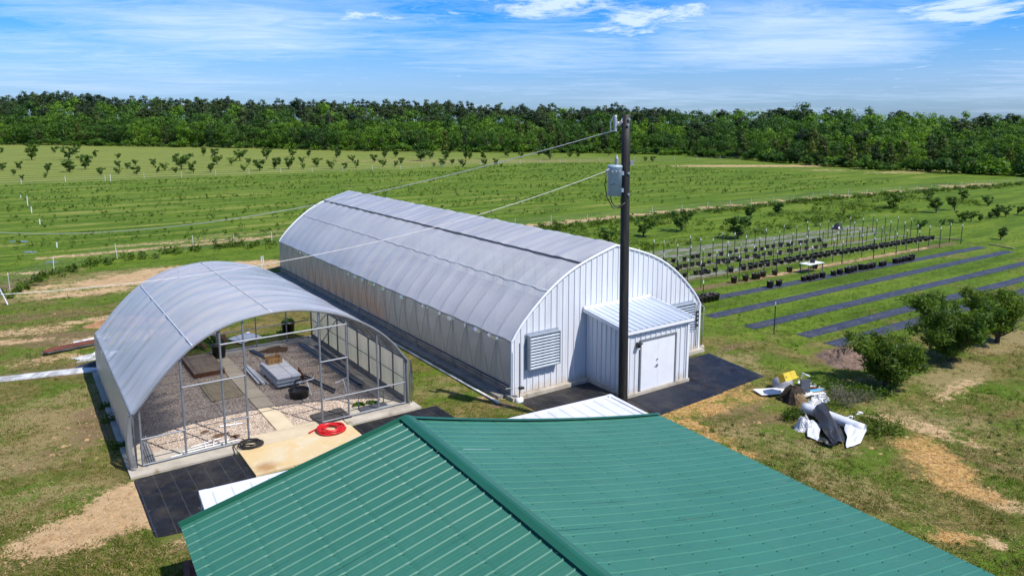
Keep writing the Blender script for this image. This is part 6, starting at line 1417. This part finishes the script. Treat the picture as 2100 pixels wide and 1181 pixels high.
# ================================================================== field plants and grass
def in_rect(P, O, az, x0, x1, y0, y1):
    d = P - np.asarray(O)[:2]; c, s = math.cos(az), math.sin(az); x = d[:, 0] * c + d[:, 1] * s; y = -d[:, 0] * s + d[:, 1] * c
    return (x > x0) & (x < x1) & (y > y0) & (y < y1)
def eval_chan(P):
    c = {k: np.zeros(len(P)) for k in chan}
    for ch, px, py, rx, ry, an, s in BLOBS: c[ch] = np.maximum(c[ch], blob_at(P, at(px, py), rx, ry, an, s))
    for ch, a, b, wd, s in SEGS: c[ch] = np.maximum(c[ch], seg_at(P, a, b, wd, s))
    d = P - P0[:2]; u, v = d @ U[:2], d @ V[:2]
    c['lush'] = np.clip(0.38 * sm(u, 5, 40) + 0.55 * sm(u, 36, 46) + 0.5 * sm(v, 14, 20) * sm(u, -5, 2) + 0.16 * sm(v, 5, 11) + 0.14, 0, 1); return c
def blocked(P):
    b = in_rect(P, Q0, AZ, -0.2, 10.05, -0.1, 11.75) | in_rect(P, Q0, AZ, 3.0, 7.15, -2.2, 0) | in_rect(P, Q0, AZ, -0.1, 3.12, -4.4, 0) | in_rect(P, Q0, AZ, 7.05, 10.6, -2.4, 0)
    b |= in_rect(P, P0, AZ, -0.5, 11.4, -0.35, 30) | in_rect(P, P0, AZ, 0, 10.9, -4.4, 0) | in_rect(P, C0, caz, -0.1, CL + 0.1, -9, 0.1)
    for u0, u1, va, vb in [(6.75, 5.75, 16.8, 55), (3.85, 3.45, 16.4, 54.5), (1.15, 0.3, 16.4, 53), (-1.45, -2.1, 17.4, 47), (-3.2, -3.75, 17.2, 42)]:
        d = P - P0[:2]; u, v = d @ U[:2], d @ V[:2]; ul = u0 + (u1 - u0) * (v - va) / (vb - va); b |= (np.abs(u - ul) < 0.30) & (v > va) & (v < vb)
    return b
def vnoise(P, sc, seed):
    g = np.random.default_rng(seed).random((256, 256)); q = P / sc; i = np.floor(q).astype(int); f = q - i; f = f * f * (3 - 2 * f)
    a = lambda dx, dy: g[(i[:, 0] + dx) % 256, (i[:, 1] + dy) % 256]
    return (a(0, 0) * (1 - f[:, 0]) + a(1, 0) * f[:, 0]) * (1 - f[:, 1]) + (a(0, 1) * (1 - f[:, 0]) + a(1, 1) * f[:, 0]) * f[:, 1]
def blades(n, nb, seed, ylo, yhi, h0, h1, wid, name, keep_tall=False):
    r_ = np.random.default_rng(seed); t = r_.random(n); y = 1 / (1 / ylo - t * (1 / ylo - 1 / yhi)); x = r_.uniform(-1, 1, n) * (0.78 * y + 2.5); P = np.column_stack([x, y]); P = P[~blocked(P)]
    c = eval_chan(P); bare = np.maximum.reduce([c['dirt'], c['orange'], c['brown'] * 0.85, c['dry'] * 0.35]); 
    cell = (vnoise(P, 1.1, 1) * 0.5 + vnoise(P, 0.37, 2) * 0.3 + vnoise(P, 3.1, 3) * 0.5) * 2 - 1.3; big = vnoise(P, 2.6, 9)
    P_ok = r_.random(len(P)) > np.clip(bare * 1.2 - 0.15 + 0.5 * (cell < 0) * (big < 0.55), 0, 0.96); big = big[P_ok]; P = P[P_ok]; lush = c['lush'][P_ok]; dryc = np.maximum(c['dry'], bare)[P_ok]; cell = cell[P_ok]; n = len(P)
    a = r_.uniform(0, 2 * math.pi, (n, nb)); hh_ = r_.uniform(h0, h1, (n, nb)) * (0.8 + 0.5 * lush + 0.25 * cell)[:, None]; off = r_.normal(0, 0.05, (n, nb, 2)); ln = r_.uniform(0.3, 0.9, (n, nb)) * hh_
    bx = P[:, None, 0] + off[:, :, 0]; by = P[:, None, 1] + off[:, :, 1]; wx, wy = -np.sin(a) * wid, np.cos(a) * wid
    zb = np.zeros_like(bx)
    Vv = np.stack([np.stack([bx - wx, by - wy, zb], 2), np.stack([bx + wx, by + wy, zb], 2), np.stack([bx + np.cos(a) * ln, by + np.sin(a) * ln, hh_], 2)], 2).reshape(-1, 3)
    tint = np.clip(0.16 + 0.5 * big[:, None] + 0.45 * lush[:, None] - 0.6 * dryc[:, None] + 0.12 * cell[:, None] + r_.normal(0, 0.24, (n, nb)) + r_.normal(0, 0.12, (n, 1)), 0, 1)
    me = np_mesh(name, Vv, np.arange(len(Vv)).reshape(-1, 3)); fattr(me, 'tint', np.repeat(tint.ravel(), 3)); return kind(link_mesh(name, me, GRASS), 'stuff')
blades(115000, 5, 1, 9.0, 75, 0.04, 0.125, 0.011, 'grass')
def weeds(name, C, rad, n, leaf, seed, mat, asp=2.2):
    Vv, F, T = leaf_mesh(C, rad, n, leaf, seed, up=0.5, squash=0.8, aspect=asp); me = np_mesh(name, Vv, F); fattr(me, 'tint', T); return kind(link_mesh(name, me, mat), 'stuff')
rf = np.random.default_rng(19); cc = []
for k in range(28):
    u0 = 47.5 + 3.0 * k; nn = 330; v = rf.uniform(-45, 120, nn); keep = rf.random(nn) < 0.75; keep &= (np.sin(v * 0.23 + k * 1.3) + np.sin(v * 0.071 + k) + rf.normal(0, 0.5, nn)) > -0.4; v = v[keep]
    p = P0[None] + U[None] * (u0 + rf.normal(0, 0.45, len(v)))[:, None] + V[None] * v[:, None]; p[:, 2] = rf.uniform(0.08, 0.34, len(v)); cc.append(p)
cc = np.vstack(cc); weeds('field_crop', cc, rf.uniform(0.10, 0.34, len(cc)) * (1 + 0.6 * (rf.random(len(cc)) > 0.93)), 42000, 0.11, 5, LEAF_WEED)
cc = []
PP = [gp(u, v) for u, v in FENCE1]
for a, b in zip(PP[:-1], PP[1:]):
    l_ = np.linalg.norm(b - a); nn = int(l_ * 3.2); t = rf.random(nn)[:, None]; p = a + (b - a) * t - U[None] * np.abs(rf.normal(0.4, 1.0, nn))[:, None]; p[:, 2] = rf.uniform(0.08, 0.38, nn); cc.append(p)
cc = np.vstack(cc); weeds('fence_weeds', cc, rf.uniform(0.2, 0.55, len(cc)), 15000, 0.11, 6, LEAF_WEED, 3)
nn = 1500; p = P0[None] + U[None] * rf.uniform(21.5, 37, nn)[:, None] + V[None] * rf.uniform(11.5, 95, nn)[:, None]; keep = (np.sin(p[:, 0] * 0.31) * np.sin(p[:, 1] * 0.27 + 1) + rf.normal(0, 0.4, nn)) > 0.0; p = p[keep]; p[:, 2] = rf.uniform(0.03, 0.22, len(p))
weeds('meadow_weeds', p, rf.uniform(0.25, 0.7, len(p)), 14000, 0.11, 7, LEAF_WEED, 3)

def litter(n, seed):
    """flat dry stalks on the mown and bare ground"""
    r_ = np.random.default_rng(seed); t = r_.random(n); y = 1 / (1 / 9.0 - t * (1 / 9.0 - 1 / 50.0)); x = r_.uniform(-1, 1, n) * (0.78 * y + 2); P = np.column_stack([x, y]); P = P[~blocked(P)]
    c = eval_chan(P); w_ = np.maximum.reduce([c['dry'] * 1.3, c['orange'] * 0.9, c['dirt'] * 0.5, c['brown'] * 0.8]) + 0.12 + 0.3 * (vnoise(P, 1.6, 5) > 0.62); P = P[r_.random(len(P)) < w_]; n = len(P)
    a = r_.uniform(0, 6.28, n); l_ = r_.uniform(0.06, 0.22, n); wd = 0.006; dx, dy = np.cos(a) * l_, np.sin(a) * l_; z = r_.uniform(0.012, 0.05, n)
    Vv = np.stack([np.column_stack([P[:, 0] - np.sin(a) * wd, P[:, 1] + np.cos(a) * wd, z]), np.column_stack([P[:, 0] + np.sin(a) * wd, P[:, 1] - np.cos(a) * wd, z]), np.column_stack([P[:, 0] + dx, P[:, 1] + dy, z + r_.uniform(-0.02, 0.06, n)])], 1).reshape(-1, 3)
    return kind(link_mesh('straw_litter', np_mesh('straw_litter', Vv, np.arange(n * 3).reshape(-1, 3)), M('pale_straw', (0.55, 0.42, 0.21), (0.36, 0.26, 0.11), rough=0.9, scale=0.8)), 'stuff')
litter(60000, 23)
def clods(n, seed):
    r_ = np.random.default_rng(seed); t = r_.random(n); y = 1 / (1 / 9.0 - t * (1 / 9.0 - 1 / 48.0)); x = r_.uniform(-1, 1, n) * (0.78 * y + 2); P = np.column_stack([x, y]); P = P[~blocked(P)]
    c = eval_chan(P); w_ = np.maximum.reduce([c['orange'], c['dirt'], c['brown'] * 0.8]); P = P[r_.random(len(P)) < w_ * 0.8]; n = len(P)
    base = np.array([(1, 0, 0), (0, 1, 0), (-1, 0, 0), (0, -1, 0), (0.2, 0.1, 0.8)]); s_ = r_.uniform(0.015, 0.05, n) * (1 + 1.2 * (r_.random(n) > 0.93)); a = r_.uniform(0, 6.28, n); ca, sa = np.cos(a), np.sin(a)
    bx, by, bz = base[None, :, 0] * s_[:, None] * 1.3, base[None, :, 1] * s_[:, None], base[None, :, 2] * s_[:, None] * 0.8
    Vv = np.stack([P[:, None, 0] + bx * ca[:, None] - by * sa[:, None], P[:, None, 1] + bx * sa[:, None] + by * ca[:, None], bz - 0.004], 2).reshape(-1, 3)
    F = (np.array([(0, 1, 4), (1, 2, 4), (2, 3, 4), (3, 0, 4)])[None] + (np.arange(n) * 5)[:, None, None]).reshape(-1, 3)
    return kind(link_mesh('soil_clods', np_mesh('soil_clods', Vv, F), M('clod_soil', (0.44, 0.29, 0.14), (0.27, 0.16, 0.075), rough=0.95, scale=1.5)), 'stuff')
clods(60000, 29)
nn = 2600; t_ = rf.random(nn); y_ = 1 / (1 / 10 - t_ * (1 / 10 - 1 / 60)); P_ = np.column_stack([rf.uniform(-1, 1, nn) * (0.75 * y_ + 2), y_]); P_ = P_[~blocked(P_)]
c_ = eval_chan(P_); P_ = P_[(np.maximum.reduce([c_['dirt'], c_['orange'], c_['brown']]) < 0.35) & (vnoise(P_, 4.0, 12) > 0.42)]
weeds('lawn_weeds', np.column_stack([P_, rf.uniform(0.0, 0.05, len(P_))]), rf.uniform(0.06, 0.22, len(P_)), 15000, 0.035, 9, LEAF_WEED, 2.6)
